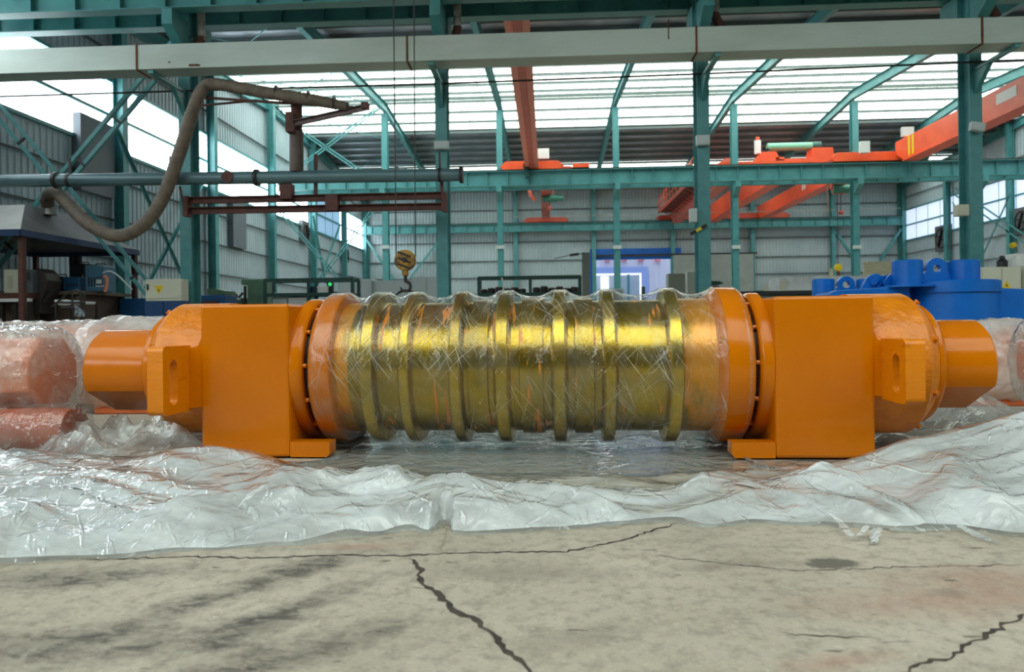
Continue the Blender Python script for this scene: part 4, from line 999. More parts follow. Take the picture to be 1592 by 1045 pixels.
def back_roller(x0, x1, Y, label, seed, k=1.0):
    t = thing('wrapped_roller', label, 'roller', ((x0 + x1) / 2, Y, 0)); zc = .41 * k
    MB().lathe([(x0 + 1, .38 * k), (x1 - 1, .38 * k)], (0, Y, zc), 'X', 40).build('barrel', faded, t, smooth=30)
    for a in (x0 + .5, x1 - 1.1):
        MB().box((a, Y - .27 * k, 0), (a + .6, Y + .27 * k, .72 * k)).build('bearing_block', faded, t, bevel=.02)
    MB().cyl((x0, Y, zc), (x0 + .5, Y, zc), .25, 28).build('stub_shaft', faded, t, smooth=30); MB().cyl((x1 - .5, Y, zc), (x1, Y, zc), .25, 28).build('stub_shaft', faded, t, smooth=30)
    L = x1 - x0
    wrapped_skin([(u_, r_ * k) for u_, r_ in ((-.02, .02), (0, .3), (.4, .34), (.5, .43), (1.1, .44), (1.25, .40), (L - 1.25, .40), (L - 1.1, .44), (L - .5, .43), (L - .4, .34), (L, .3), (L + .02, .02))], (x0, Y, zc), .04, seed, 80, 160, parent=t, m=film_mat('dense_wrap_' + str(int(seed)), (240, 238, 232), .25, .85, 2.6, (1, 1, 1), .5, 8, .16, p0=.33, p1=.6), squash=.95)
back_roller(-7.9, -2.9, 6.35, 'white plastic-wrapped roller lying behind at left, before the workbench', 5.0)
back_roller(3.0, 8.0, 6.5, 'white plastic-wrapped roller lying behind at right, before the blue machine', 8.0, .86)
# dark flat ring on the floor at left
pr_ = G(38, 742)
tag(MB().lathe([(0, .10), (.012, .10), (.018, .085), (.018, .05), (.012, .045), (0, .045), (0, .10)], pr_ + Vector((-.06, .0, .001)), 'Z', 36, cap=False).build('steel_washer', black, smooth=40), 'flat black steel ring on the floor by the left plastic', 'ring')

# ================================================================== PLASTIC SHEETS ON THE FLOOR
def interp(k, x):
    if x <= k[0][0]: return k[0][1]
    for (a, va), (b, vb) in zip(k[:-1], k[1:]):
        if x <= b:
            t = (x - a) / (b - a); t = t * t * (3 - 2 * t); return va + (vb - va) * t
    return k[-1][1]
def crumple(x, y, seed, ax=1.0, ay=2.2):
    w1 = noise.noise(Vector((x * 1.3, y * 1.3, seed))); w2 = noise.noise(Vector((x * 1.3, y * 1.3, seed + 7)))
    p = Vector((x * ax + .8 * w1, y * ay + .9 * w2 + .35 * x, seed * 3.1))
    f = lambda q: max(0.0, 1 - abs(noise.noise(q)) * 2.2)          # sharp creases, smooth valleys
    a, b, c = f(p * .9), f(p * 1.9 + Vector((3, 1, 0))), f(p * 4.1 + Vector((1, 5, 2)))
    d, _ = noise.voronoi(p * 1.9)
    return .42 * a + .26 * b * (.4 + a) + .09 * c * (.3 + b) + .22 * (d[1] - d[0])
def sheet(name, label, x0, x1, nx, nv, yf, yb, zf, seed, m, parent=None, shift=0.0):
    mb = MB()
    for i in range(nx + 1):
        x = x0 + (x1 - x0) * i / nx; f, b = yf(x), yb(x)
        for j in range(nv + 1):
            v = j / nv; y_ = f + (b - f) * v
            z = zf(x, y_, v)
            xx = x + shift * noise.noise(Vector((x * 6, y_ * 6, seed)))
            mb.v.append(Vector((xx, y_, z)))
    w = nv + 1
    for i in range(nx):
        for j in range(nv): mb.f.append((i * w + j, (i + 1) * w + j, (i + 1) * w + j + 1, i * w + j + 1))
    o = mb.build(name, m, parent, smooth=38)
    return tag(o, label, 'plastic sheet') if parent is None else o
edge = [(p.x, p.y) for p in (G(x, y) for x, y in ((-120, 905), (0, 880), (150, 872), (300, 858), (450, 850), (560, 838), (640, 826), (668, 831), (686, 818), (694, 818), (704, 832), (760, 833), (860, 826), (960, 819), (1040, 813), (1100, 822), (1180, 815), (1250, 818), (1320, 822), (1400, 829), (1500, 826), (1592, 838), (1700, 840)))]
ridge_h = [(-3.4, .14), (-2.2, .17), (-1.7, .18), (-1.3, .165), (-.95, .10), (-.65, .10), (-.42, .13), (-.1, .08), (.13, .05), (.5, .05), (.8, .075), (1.2, .11), (1.65, .22), (2.2, .40), (3.4, .48)]
ridge_y = [(-3.4, 3.2), (-2.4, 3.25), (-1.5, 3.2), (-1.0, 2.98), (-.3, 2.98), (.5, 3.0), (1.2, 3.05), (1.8, 3.2), (2.6, 3.35), (3.4, 3.4)]
def z_front(x, y, v):
    f = interp(edge, x); rh, ry = interp(ridge_h, x), interp(ridge_y, x)
    if y < ry:
        t = max(0, (y - f) / (ry - f)); base = rh * (t ** .75)
        amp = .085 * min(1, t * 3.5 + .12)
    else:
        t = min(1, (y - ry) / .62); base = rh * (1 - t * t * (3 - 2 * t)) ; amp = .085 * (1 - t) + .014
        if y > 3.72: amp = .006
    lim = 1.0
    c = crumple(x, y, 1.7) - .25
    z = base * (0.86) + amp * c
    if y > 3.72: z = min(z, .009)
    elif y > 3.55: z = min(z, .009 + (3.72 - y) * .25)
    return max(.0025 + .0015 * abs(noise.noise(Vector((x * 9, y * 9, 1)))), z)
def yb_front(x): return 3.90 if x < -1.2 or x > 1.05 else 5.1
sheet('plastic_sheet', 'big crumpled clear plastic sheet spread on the floor before the roller', -3.3, 3.3, 620, 210, lambda x: interp(edge, x) + .012 * noise.noise(Vector((x * 9, 3, 1))) + .006 * noise.noise(Vector((x * 30, 3, 1))), yb_front, z_front, 1.7, film_thin, shift=.01)
# second, looser layer on top near the front edge
edge2 = lambda x: interp(edge, x) + .012 + .03 * abs(noise.noise(Vector((x * 3.3, 8, 4))))
def z_top(x, y, v):
    z = z_front(x, y, v); e = min(1, v * 5, (1 - v) * 5)
    return z + .004 + .07 * e * max(0, crumple(x, y, 5.2, 1.1, 2.6) - .15) 
sheet('plastic_sheet', 'loose upper layer of clear plastic along the front ridge', -3.2, 3.2, 560, 90, edge2, lambda x: interp(ridge_y, x) + .08 + .16 * noise.noise(Vector((x * 1.7, 2, 9))), z_top, 5.2, film_sheet, shift=.012)
# crumpled heap at left between the rollers
def heap(cx, cy_, rx, ry, h, seed, label, m, nx=150, ny=110, pw=1.0):
    def zf(x, y, v):
        d = math.hypot((x - cx) / rx, (y - cy_) / ry); e = max(0, 1 - d) ** pw
        z = h * e * (.1 + 1.3 * crumple(x, y, seed, 2.0, 2.2))
        return max(.003 + .002 * abs(noise.noise(Vector((x * 9, y * 9, 1)))), z)
    sheet('plastic_sheet', label, cx - rx, cx + rx, nx, ny, lambda x: cy_ - ry * math.sqrt(max(.0, 1 - ((x - cx) / rx) ** 2)) * (1 + .06 * noise.noise(Vector((x * 6, seed, 0)))) - .004, lambda x: cy_ + ry * math.sqrt(max(.0, 1 - ((x - cx) / rx) ** 2)) + .004, zf, seed, m, shift=.02)
heap(-2.52, 4.25, .64, .62, .27, 2.3, 'crumpled clear plastic heap on the floor under the left shaft', film_mid, pw=.7)
heap(2.75, 4.75, .95, .75, .22, 6.1, 'flattened grey plastic heap on the floor behind the right block', film_thin, pw=.6)
# torn ribbons on the front edge
def ribbon(pts, w, label):
    g = [G(px, py, z) for px, py, z in pts]; c = catmull(g, 8); mb = MB(); n = len(c)
    for i, p in enumerate(c):
        d = (c[min(i + 1, n - 1)] - c[max(i - 1, 0)]).normalized(); s = d.cross(Vector((0, .5, 1))).normalized() * w * (.6 + .5 * math.sin(i * .7) ** 2)
        mb.v += [p + s, p - s + Vector((0, 0, .006))]
    mb.f = [(2 * i, 2 * i + 1, 2 * i + 3, 2 * i + 2) for i in range(n - 1)]
    tag(mb.build('plastic_ribbon', film_sheet, smooth=60), label, 'plastic strip')
ribbon([(1290, 795, .05), (1305, 812, .03), (1322, 832, .02), (1335, 834, .02), (1350, 818, .04), (1358, 828, .02), (1357, 846, .006), (1364, 832, .02), (1368, 822, .03)], .012, 'zigzag torn plastic strip on the concrete at right')
ribbon([(1490, 818, .02), (1510, 828, .012), (1530, 838, .008), (1554, 846, .004)], .018, 'short pointed plastic strip near the right picture edge')

# ================================================================== BLUE MACHINE
BY = 9.0
bl = thing('blue_machine', 'big glossy blue machine base with upright bosses and lifting eyes', 'machine', P(1450, 440, BY) * Vector((1, 1, 0)) if False else (P(1450, 440, BY).x, BY, 0))
def bcyl(name, px0, px1, pyt, pyb, Y, seg=40, m=blue_m, hole=0):
    a, b = P(px0, pyt, Y), P(px1, pyb, Y); r = (b.x - a.x) / 2; cx = (a.x + b.x) / 2
    zt = P((px0 + px1) / 2, pyt, Y).z; zb = P((px0 + px1) / 2, pyb, Y).z
    pr = [(zb, r), (zt - .01, r), (zt, r - .01)]
    if hole: pr += [(zt, r * hole), (zb + .05, r * hole)]
    return MB().lathe(pr, (cx, Y, 0), 'Z', seg).build(name, m, bl, smooth=30)
def eye(cx_px, cy_px, r_px, Y, base_px, hole_px, w_px):
    c = P(cx_px, cy_px, Y); k = Y / F; r = r_px * k; h = hole_px * k; zb = P(cx_px, base_px, Y).z; w = w_px * k
    out = [(c.x + w, zb)] + [(c.x + w, c.z - r * .75)] + [(c.x + r * math.cos(R(a)), c.z + r * math.sin(R(a))) for a in range(-10, 191, 10)] + [(c.x - w, c.z - r * .75), (c.x - w, zb)]
    # plate with a round hole: strip between outline and hole
    n = len(out); inn = []
    for x, z in out:
        d = Vector((x - c.x, z - c.z)).normalized(); inn.append((c.x + d.x * h, c.z + d.y * h))
    y0, y1 = Y - .04, Y + .04
    vs = [(x, y0, z) for x, z in out] + [(x, y1, z) for x, z in out] + [(x, y0, z) for x, z in inn] + [(x, y1, z) for x, z in inn]; fs = []
    for i in range(n):
        j = (i + 1) % n
        fs += [(i, j, n + j, n + i), (2 * n + i, 3 * n + i, 3 * n + j, 2 * n + j), (i, 2 * n + i, 2 * n + j, j), (n + i, n + j, 3 * n + j, 3 * n + i)]
    MB().add(vs, fs).build('lifting_eye', blue_m, bl, smooth=30)
bcyl('boss', 1388, 1433, 405, 446, BY); bcyl('boss', 1474, 1521, 405, 446, BY)
eye(1454, 418, 16, BY, 446, 6, 21)
bcyl('rim', 1412, 1546, 438, 456, BY + .1, 72); 
a = P(1415, 455, BY + .1); b = P(1543, 455, BY + .1)
MB().lathe([(.02, (b.x - a.x) / 2), (P(1480, 455, BY).z, (b.x - a.x) / 2)], ((a.x + b.x) / 2, BY + .1, 0), 'Z', 72).build('drum', blue_m, bl, smooth=30)
def plate_poly(pts, Y, dep, name='side_plate'):
    MB().prism([P(*p, Y) for p in pts], (0, dep, 0)).build(name, blue_m, bl, bevel=.008)
zf = lambda px: P(px, 560, BY)
plate_poly([(1288, 470), (1292, 455), (1302, 451), (1415, 445), (1415, 580), (1288, 590)], BY - .15, .5)
plate_poly([(1543, 447), (1660, 452), (1660, 570), (1543, 570)], BY - .1, .5)
bcyl('boss', 1263, 1297, 434, 475, BY + .5); bcyl('boss', 1331, 1356, 434, 475, BY + .55)
eye(1314, 443, 13, BY + .5, 470, 5.5, 17)
for dy in (0, .3):
    plate_poly([(1338, 450), (1348, 432), (1354, 427), (1364, 425), (1374, 430), (1376, 450)], BY + .1 + dy, .05, 'bracket_cheek')
    plate_poly([(1362, 450), (1380, 430), (1389, 424), (1389, 450)], BY + .1 + dy, .05, 'gusset')
MB().cyl(P(1358, 437, BY + .05), P(1381, 432, BY + .3), .05, 18).build('pin', blue_m, bl, smooth=30)
MB().box((P(1288, 560, BY).x, BY - .1, 0.0), (P(1640, 560, BY).x, BY + .8, .25)).build('base_frame', blue_m, bl)
bz = P(1393, 442, BY); MB().lathe([(0, .33), (.02, .33)], (P(1410, 442, BY).x, BY, P(1410, 446, BY).z - .01), 'Z', 40).build('boss_ring', blue_m, bl, smooth=30)

# ================================================================== CABINETS, RACKS AND STORES
def cabinet(px0, py0, px1, Y, label, m, doors=1, dep=.45, sign=False, name='electrical_cabinet', cat='cabinet', zb=0.0, group=None, handle=True, flip=False):
    a, b = P(px0, py0, Y), P(px1, py0, Y); z1 = (a.z + b.z) / 2; x0, x1 = a.x, b.x
    t = thing(name, label, cat, ((x0 + x1) / 2, Y, zb), group=group)
    MB().box((x0, Y, zb), (x1, Y + dep, z1)).build('cabinet_body', m, t, bevel=.01)
    w = (x1 - x0) / doors
    for k in range(doors):
        d = MB().box((x0 + k * w + .015, Y - .02, zb + .06), (x0 + (k + 1) * w - .015, Y, z1 - .02)).build('door', m, t)
        if handle: MB().box((x0 + k * w + w * .06, Y - .045, (z1 + zb) / 2), (x0 + k * w + w * .06 + .035, Y - .02, (z1 + zb) / 2 + .14)).build('handle', black, d)
    if sign:
        c = Vector((x0 + (x1 - x0) * sign[0], Y - .024, zb + (z1 - zb) * sign[1])); s = sign[2]; f = -1 if flip else 1
        g = MB().prism([(c.x - s, c.y, c.z - s * .8 * f), (c.x + s, c.y, c.z - s * .8 * f), (c.x, c.y, c.z + s * .9 * f)], (0, .004, 0)).build('warning_triangle', yellow, t)
        MB().prism([(c.x + s * .05, c.y - .003, c.z + s * .35), (c.x - s * .2, c.y - .003, c.z - s * .15), (c.x, c.y - .003, c.z - s * .15), (c.x - s * .1, c.y - .003, c.z - s * .5), (c.x + s * .2, c.y - .003, c.z), (c.x, c.y - .003, c.z)], (0, .003, 0)).build('lightning_mark', black, g)
    return t
cabinet(226, 434, 283, 16.0, 'cream switch cabinet with warning triangle beside the first column', cream, 1, .3, (.38, .5, .12), zb=P(255, 468, 16.0).z, flip=True)
cabinet(186, 464, 225, 17.9, 'low blue box standing under the cream switch cabinet', mat('box_blue', (22, 84, 138), .5), 1, .6, name='tool_box', cat='box', handle=False)
cabinet(226, 468, 284, 16.0, 'dark blue plinth box right under the cream cabinet', mat('box_dblue', (18, 62, 112), .5), 2, .32, name='tool_box', cat='box', handle=False)
# blue press with green hood next to first column
t = thing('small_press', 'small blue machine with green top beside the first column', 'machine', (P(330, 460, 20).x, 20, 0))
a, b = P(311, 459, 20), P(350, 473, 20); MB().box((a.x, 20, 0), (b.x, 20.8, a.z)).build('machine_body', mat('box_blue', (22, 84, 138)), t, bevel=.02)
MB().prism([P(322, 449, 20), P(334, 449, 20), P(350, 452, 20), P(350, 458, 20), P(322, 458, 20)], (0, .7, 0)).build('green_hood', green_m, t)
MB().box(P(316, 468, 19.98), P(338, 475, 19.9)).build('dark_opening', brown, t)
# green machine tool
t = thing('green_machine', 'tall green machine tool with dark recess, left of the green rack', 'machine', (P(394, 460, 22).x, 22, 0))
a, b = P(374, 434, 22), P(413, 470, 22)
MB().box((P(384, 434, 22).x, 22, 0), (b.x, 22.9, a.z)).build('machine_column', green_m, t, bevel=.02)
MB().box((a.x, 22.05, P(374, 443, 22).z), (P(385, 434, 22).x, 22.8, a.z)).build('machine_head', green_m, t, bevel=.02)
MB().box((P(350, 463, 22).x, 22, 0), (P(376, 463, 22).x, 22.8, P(360, 463, 22).z)).build('machine_bed', green_m, t, bevel=.02)
MB().box((P(379, 445, 21.98).x, 21.97, .5), (P(382, 445, 21.98).x, 22.05, P(379, 445, 22).z)).build('tool_column', dark_st, t)
MB().cyl(P(370, 466, 21.9), P(371, 463, 21.9), .07, 12).build('work_lamp', white_m, t); MB().tube([P(362, 457, 21.9), P(368, 459, 21.9), P(371, 463, 21.9), P(378, 455, 21.95)], .04, 8).build('lamp_arm', dark_st, t)
def rack(px0, px1, py_top, py_mid, Y, label, posts, dep=.7, m=green_d):
    a, b = P(px0, py_top, Y), P(px1, py_top, Y); zm = P((px0 + px1) / 2, py_mid, Y).z; z1 = (a.z + b.z) / 2
    t = thing('storage_rack', label, 'rack', ((a.x + b.x) / 2, Y, 0))
    for px in posts:
        x = P(px, py_top, Y).x
        for y_ in (Y, Y + dep): MB().bar((x, y_, 0), (x, y_, z1), .09, .09).build('post', m, t)
    for y_ in (Y, Y + dep):
        MB().bar((a.x, y_, z1), (b.x, y_, z1), .08, .1).build('top_beam', m, t)
        MB().bar((a.x, y_, zm), (b.x, y_, zm), .08, .1).build('shelf_beam', m, t)
    MB().box((a.x, Y, zm), (b.x, Y + dep, zm + .03)).build('shelf', m, t)
    MB().box((a.x, Y, .35), (b.x, Y + dep, .4)).build('shelf', m, t)
    return t, a.x, b.x, zm, Y
t, x0, x1, zm, Yr = rack(411, 549, 435, 458, 21.0, 'dark green storage rack with parcels behind the left block', (412, 480, 548))
def boxat(name, label, px0, py0, px1, Y, zb, m, dep=.35, cat='box', lid=True):
    a, b = P(px0, py0, Y), P(px1, py0, Y)
    t = thing(name, label, cat, ((a.x + b.x) / 2, Y + dep / 2, zb))
    z1 = max(zb + .03, (a.z + b.z) / 2)
    MB().box((a.x, Y, zb), (b.x, Y + dep, z1)).build('box_body', m, t, bevel=.008)
    if lid: MB().box((a.x - .01, Y - .01, z1 - .03), (b.x + .01, Y + dep + .01, z1 + .012)).build('lid', m, t)
    return t
boxat('parcel', 'flat white parcel on the green rack shelf at left', 427, 456, 477, 21.1, zm + .03, white_m)
boxat('tool_case', 'dark blue case on the green rack shelf beside white boxes', 480, 446, 491, 21.1, zm + .03, mat('case_blue', (22, 62, 82), .5))
boxat('parcel', 'tall white carton on the green rack shelf, right of the case', 493, 446, 510, 21.1, zm + .03, white_m)
boxat('parcel', 'pale carton on the rack lower shelf at left', 424, 461, 446, 21.1, .4, pale); boxat('parcel', 'pale carton on the rack lower shelf at right', 448, 463, 476, 21.1, .4, white_m)
g = boxat('control_unit', 'small black unit with green light on the green rack', 508, 440, 516, 21.15, zm + .03, black, .2)
MB().cyl(P(513, 442, 21.12), P(513, 442, 21.16), .05, 10).build('green_light', emit('green_led', (60, 255, 140), 1.5), g)
cabinet(525, 434, 578, 24.0, 'long pale cabinet with sloping lid behind the green rack', pale, 1, .8, handle=False)
cabinet(578, 436, 640, 24.1, 'plain pale grey cabinet behind the hanging hook', pale, 1, .6)
cabinet(640, 430, 686, 24.0, 'taller pale grey cabinet with warning triangle left of second column', pale, 2, .6, (.2, .72, .13), flip=True)
t, x0, x1, zm, Yr = rack(743, 903, 431, 457, 26.0, 'dark green storage rack behind the middle of the roller', (744, 824, 902))
for k, px in enumerate((752, 764, 776, 788, 800, 812, 834, 846, 858, 870, 882, 893)):
    h = .16 + .1 * ((k * 7) % 5) / 5
    c = P(px, 455, 26.35); c.z = zm + .03
    o = MB().lathe([(0, .14), (h, .14), (h + .03, .09), (h + .03, .0001)], c, 'Z', 14).build('steel_blank', dark_st, smooth=40)
    tag(o, ORD[k % 6] + (' dark steel blank from the left on the left half' if k < 6 else ' dark steel blank from the left on the right half') + ' of the far rack', 'steel blank', 'steel blanks on the far green rack')
MB().tube([P(780, 432, 25.9), P(783, 440, 25.9), P(782, 452, 25.9)], .03, 6).build('hanging_cable', white_m, t)
# dark post and wire left of the far door
tag(MB().ibeam((P(911, 420, 40).x, 40, 0), (P(911, 420, 40).x, 40, P(911, 393, 40).z), .42, .3, .03, .03, up=(0, 1, 0)).build('steel_post', mat('post_grey', (78, 82, 80), .6)), 'dark grey steel post standing left of the far blue door', 'post')
wl = thing('wire_reel', 'thin wires and clamp stretched to the dark post by the far door', 'wire', P(905, 395, 39.85))
MB().tube([P(862, 402, 39.85), P(885, 397, 39.85), P(908, 394, 39.85)], .025, 6).build('wire', dark_st, wl); MB().bar(P(886, 397, 39.85), P(900, 395, 39.85), .1, .14).build('clamp', dark_st, wl)
# cabinets right of the far door
cabinet(1039, 425, 1068, 30, 'grey green cabinet in front of the sliding door leaf', mat('cab_grey', (132, 140, 130), .5), 1, .6)
cabinet(1068, 422, 1087, 29.5, 'narrow pale cabinet leaning by the third near column', mat('cab_pale', (168, 176, 168), .5), 1, .5, handle=False)
t = thing('green_lathe', 'dark machine with green lid right of the third near column', 'machine', (P(1113, 450, 27).x, 27, 0))
a, b = P(1102, 440, 27), P(1126, 440, 27); MB().box((a.x, 27, 0), (b.x - .2, 27.6, a.z - .12)).build('machine_body', dark_st, t, bevel=.02)
MB().prism([P(1101, 440, 26.9), P(1104, 437, 26.9), P(1118, 437, 26.9), P(1126, 440, 26.9), P(1118, 443, 26.9), P(1104, 443, 26.9)], (0, .6, 0)).build('green_lid', green_d, t)
# computer screen in front of the far door
t = thing('monitor_stand', 'pale monitor on a stand seen in front of the far door', 'monitor', (P(960, 455, 25).x, 25, 0))
a, b = P(950, 449, 25), P(970, 470, 25); MB().box((a.x, 25, b.z), (b.x, 25.06, a.z)).build('monitor_frame', pale, t, bevel=.01)
MB().box((a.x + .06, 24.99, b.z + .05), (b.x - .06, 25.0, a.z - .06)).build('screen', mat('screen_grey', (150, 166, 176), .3), t); MB().box(((a.x + b.x) / 2 - .04, 25, 0), ((a.x + b.x) / 2 + .04, 25.05, b.z)).build('stand', dark_st, t)
tag(MB().lathe([(0, .16), (.5, .16), (.6, .08), (P(1000, 445, 24).z - .02, .06), (P(1000, 445, 24).z, .03)], (P(1000, 445, 24).x, 24, 0), 'Z', 14).build('gas_bottle', mat('bottle_dark', (44, 70, 60), .4), smooth=40), 'slim dark green bottle standing before the far door', 'bottle')
# low wall / pit edge, foam bale, boards
t = thing('low_barrier', 'low dark-capped concrete barrier behind the right flange', 'barrier', (P(1215, 455, 14).x, 14, 0))
a, b = P(1140, 455, 14), P(1290, 451, 14); MB().box((a.x, 14, 0), (b.x, 14.4, a.z - .05)).build('barrier_wall', mat('mossy_concrete', (92, 108, 96), .9, 0, (70, 84, 74), 6), t)
MB().box((a.x, 13.95, a.z - .05), (b.x, 14.45, a.z + .02)).build('cap', black, t)
for k, (px, py) in enumerate(((1192, 443), (1218, 436), (1293, 417))):
    p = P(px, py, 14.6); tag(MB().prism([(p.x - .03, 14.6, 0), (p.x + .03, 14.6, 0), (p.x + .03, 14.6, p.z - .02), (p.x, 14.6, p.z), (p.x - .03, 14.6, p.z - .02)], (0, .06, 0)).build('wooden_stake', wood), ('short', 'medium', 'tall')[k] + ' pale wooden stake behind the low dark barrier', 'stake', 'stakes behind the barrier')
def lump(name, label, px0, py0, px1, py1, Y, dep, m, cat, seed):
    a, b = P(px0, py0, Y), P(px1, py1, Y); mb = MB(); n = 14
    o = MB().box((a.x, Y, 0.0 if cat == 'bale' else b.z), (b.x, Y + dep, a.z))
    bm = bmesh.new(); me = o.mesh(name, m); bm.from_mesh(me); bmesh.ops.subdivide_edges(bm, edges=bm.edges, cuts=7, use_grid_fill=True)
    for v in bm.verts: v.co += v.normal * .05 * noise.noise(v.co * 3 + Vector((seed, 0, 0))) if v.co.z > .02 else Vector((0, 0, 0))
    bm.to_mesh(me); bm.free(); ob = bpy.data.objects.new(name, me); C.objects.link(ob); me.shade_smooth(); me.set_sharp_from_angle(angle=R(40))
    return tag(ob, label, cat)
lump('wrapped_bale', 'white film-wrapped bale standing behind the low dark barrier', 1211, 431, 1345, 460, 17.5, .8, mat('bale_white', (206, 210, 210), .6, 0, (178, 182, 182), 5), 'bale', 2.0)
tag(MB().box((P(1343, 407, 18).x, 18, 0.0), (P(1391, 407, 18).x, 18.08, P(1343, 407, 18).z)).build('tan_board', wood, bevel=.01), 'tall tan board standing behind the blue machine', 'board')
t = thing('yellow_hook', 'small yellow hook block hanging behind the white bale', 'hook block', P(1303, 424, 40))
p = P(1303, 416, 40); MB().lathe([(-.1, .08), (-.08, .2), (.08, .2), (.1, .08)], p, 'Y', 16).build('sheave', yellow, t, smooth=40); MB().cyl(p + Vector((0, 0, -.45)), p + Vector((0, 0, -.15)), .08, 10).build('shank', rust, t)
MB().cyl(p, Vector((p.x, p.y, 7.8)), .02, 5).build('rope', dark_st, t)
cabinet(1525, 415, 1587, 13.6, 'cream electrical cabinet with warning triangle right of the blue machine', cream, 2, .5, (.62, .8, .1))
cabinet(1590, 412, 1680, 13.8, 'cream cabinet cut by the right picture edge', cream, 2, .5)
t = thing('white_robot', 'white rounded machine top at the right edge above the cabinets', 'machine', (P(1592, 405, 16).x, 16, 0))
a = P(1579, 393, 16); MB().box((a.x, 16, 0), (a.x + .9, 16.7, a.z)).build('machine_cover', white_m, t, bevel=.12)
MB().cyl(P(1572, 383, 15.9), P(1578, 380, 15.9), .06, 10).build('lamp', yellow, t)
tag(MB().lathe([(0, .09), (.12, .09), (.16, .05), (.22, .04)], (P(1558, 410, 13.8).x, 13.8, P(1558, 415, 13.6).z), 'Z', 12).build('warning_lamp', black, smooth=40), 'small black beacon on top of the cream right cabinet', 'lamp')

# ================================================================== WELDING STATION WITH HOOD, LEFT
hd = thing('fume_hood', 'sheet metal fume hood with navy rim on rusty posts', 'hood', (-12.6, 16.8, 0))
hx0, hx1, hy0, hy1, hz = -15 + 1.2, -11.15, 14.6, 19.0, 2.78
hx0 = -14.1
c1, c2 = P(28, 325, 16.3), P(75, 325, 16.6)
ty0, ty1, tz = 16.0, 17.4, 3.66; tx0, tx1 = -13.2, -12.1
b4 = [(hx0, hy0, hz + .1), (hx1, hy0, hz + .1), (hx1, hy1, hz + .1), (hx0, hy1, hz + .1)]; t4 = [(tx0, ty0, tz), (tx1, ty0, tz), (tx1, ty1, tz), (tx0, ty1, tz)]
def panel(a, b, c, d, m, nm):
    n = (Vector(b) - Vector(a)).cross(Vector(d) - Vector(a)).normalized() * .02
    MB().add([a, b, c, d] + [Vector(q) - n for q in (a, b, c, d)], [(0, 1, 2, 3), (7, 6, 5, 4), (0, 4, 5, 1), (1, 5, 6, 2), (2, 6, 7, 3), (3, 7, 4, 0)]).build(nm, m, hd)
panel(b4[0], b4[1], t4[1], t4[0], hood_l, 'front_panel'); panel(b4[1], b4[2], t4[2], t4[1], hood_d, 'side_panel'); panel(b4[2], b4[3], t4[3], t4[2], hood_d, 'back_panel'); panel(b4[3], b4[0], t4[0], t4[3], hood_d, 'side_panel'); panel(*t4, hood_l, 'top_panel')
for (a, b) in (((hx0, hy0), (hx1, hy0)), ((hx1, hy0), (hx1, hy1)), ((hx1, hy1), (hx0, hy1)), ((hx0, hy1), (hx0, hy0))):
    MB().bar((a[0], a[1], hz + .04), (b[0], b[1], hz + .04), .05, .14).build('rim', navy, hd)
for (x, y_) in ((hx1 - .08, hy0 + .15), (hx1 - .08, hy1 - .1), (hx0 + .1, hy0 + .15), (hx0 + .1, hy1 - .1)):
    MB().bar((x, y_, 0), (x, y_, hz), .11, .11).build('post', brown if y_ < 16 else mat('post_rust', (70, 40, 38), .8), hd)
wb = thing('welding_bench', 'rusty brown welding bench under the fume hood', 'bench', (-12, 17, 0))
bz_ = P(100, 455, 17).z
rb = mat('bench_brown', (110, 92, 78), .7, 0, (80, 64, 54), 4)
MB().box((-13.9, 16.3, bz_ - .08), (-10.9, 18.2, bz_)).build('bench_top', rb, wb)
MB().box((-13.7, 16.5, .45), (-11.1, 18.1, bz_ - .08)).build('bench_box', mat('bench_dark', (84, 68, 60), .8), wb)
for x in (-13.7, -11.1):
    for y_ in (16.45, 18.05): MB().bar((x, y_, 0), (x, y_, bz_ - .08), .12, .12).build('leg', rb, wb)
# power sources standing on the bench
def welder(px0, py0, px1, Y, label, m, sidem, dep=.5):
    a, b = P(px0, py0, Y), P(px1, py0, Y); t = thing('welding_machine', label, 'welding machine', ((a.x + b.x) / 2, Y, bz_))
    w = b.x - a.x
    MB().box((a.x, Y, bz_), (b.x, Y + dep, a.z)).build('machine_case', m, t, bevel=.02)
    MB().box((a.x + w * .08, Y - .015, bz_ + .04), (b.x - w * .08, Y, a.z - .05)).build('front_panel', sidem, t)
    for k in range(5):
        x = a.x + w * (.2 + .15 * k); MB().box((x, Y - .022, bz_ + .12), (x + w * .06, Y - .015, bz_ + (a.z - bz_) * .55)).build('vent_slot', black, t)
    MB().tube([(a.x + w * .2, Y + dep / 2, a.z - .01), (a.x + w * .25, Y + dep / 2, a.z + .06), (b.x - w * .25, Y + dep / 2, a.z + .06), (b.x - w * .2, Y + dep / 2, a.z - .01)], .015, 6).build('handle', black, t)
    return t
wbk = mat('welder_black', (28, 34, 40), .5); wblue = mat('welder_blue', (42, 92, 134), .5, 0, (36, 80, 118), 2)
welder(76, 430, 98, 16.8, 'black welding machine with loop handle on the bench', wbk, wbk)
welder(98, 431, 124, 16.7, 'small blue welding machine on the bench with vents', wblue, wblue)
welder(107, 410, 132, 17.4, 'tall black welding machine at the back of the bench', wbk, wbk, .6)
w = welder(132, 413, 161, 16.7, 'tall light blue welding machine at the bench right end', mat('welder_light', (74, 118, 146), .5, 0, (64, 106, 134), 2), mat('welder_light', (74, 118, 146)))
a = P(149, 438, 16.67)
for k in range(3): MB().box((a.x + .02 + k * .045, 16.66, a.z - .05), (a.x + .05 + k * .045, 16.67, a.z + .05)).build('panel_lettering', white_m, w)
MB().box((a.x, 16.66, a.z - .12), (a.x + .2, 16.67, a.z - .10)).build('panel_line', white_m, w)
for px in (113, 122): MB().cyl(P(px, 411, 17.6), P(px, 398, 17.6), .08, 12).build('cable_riser', black, w)
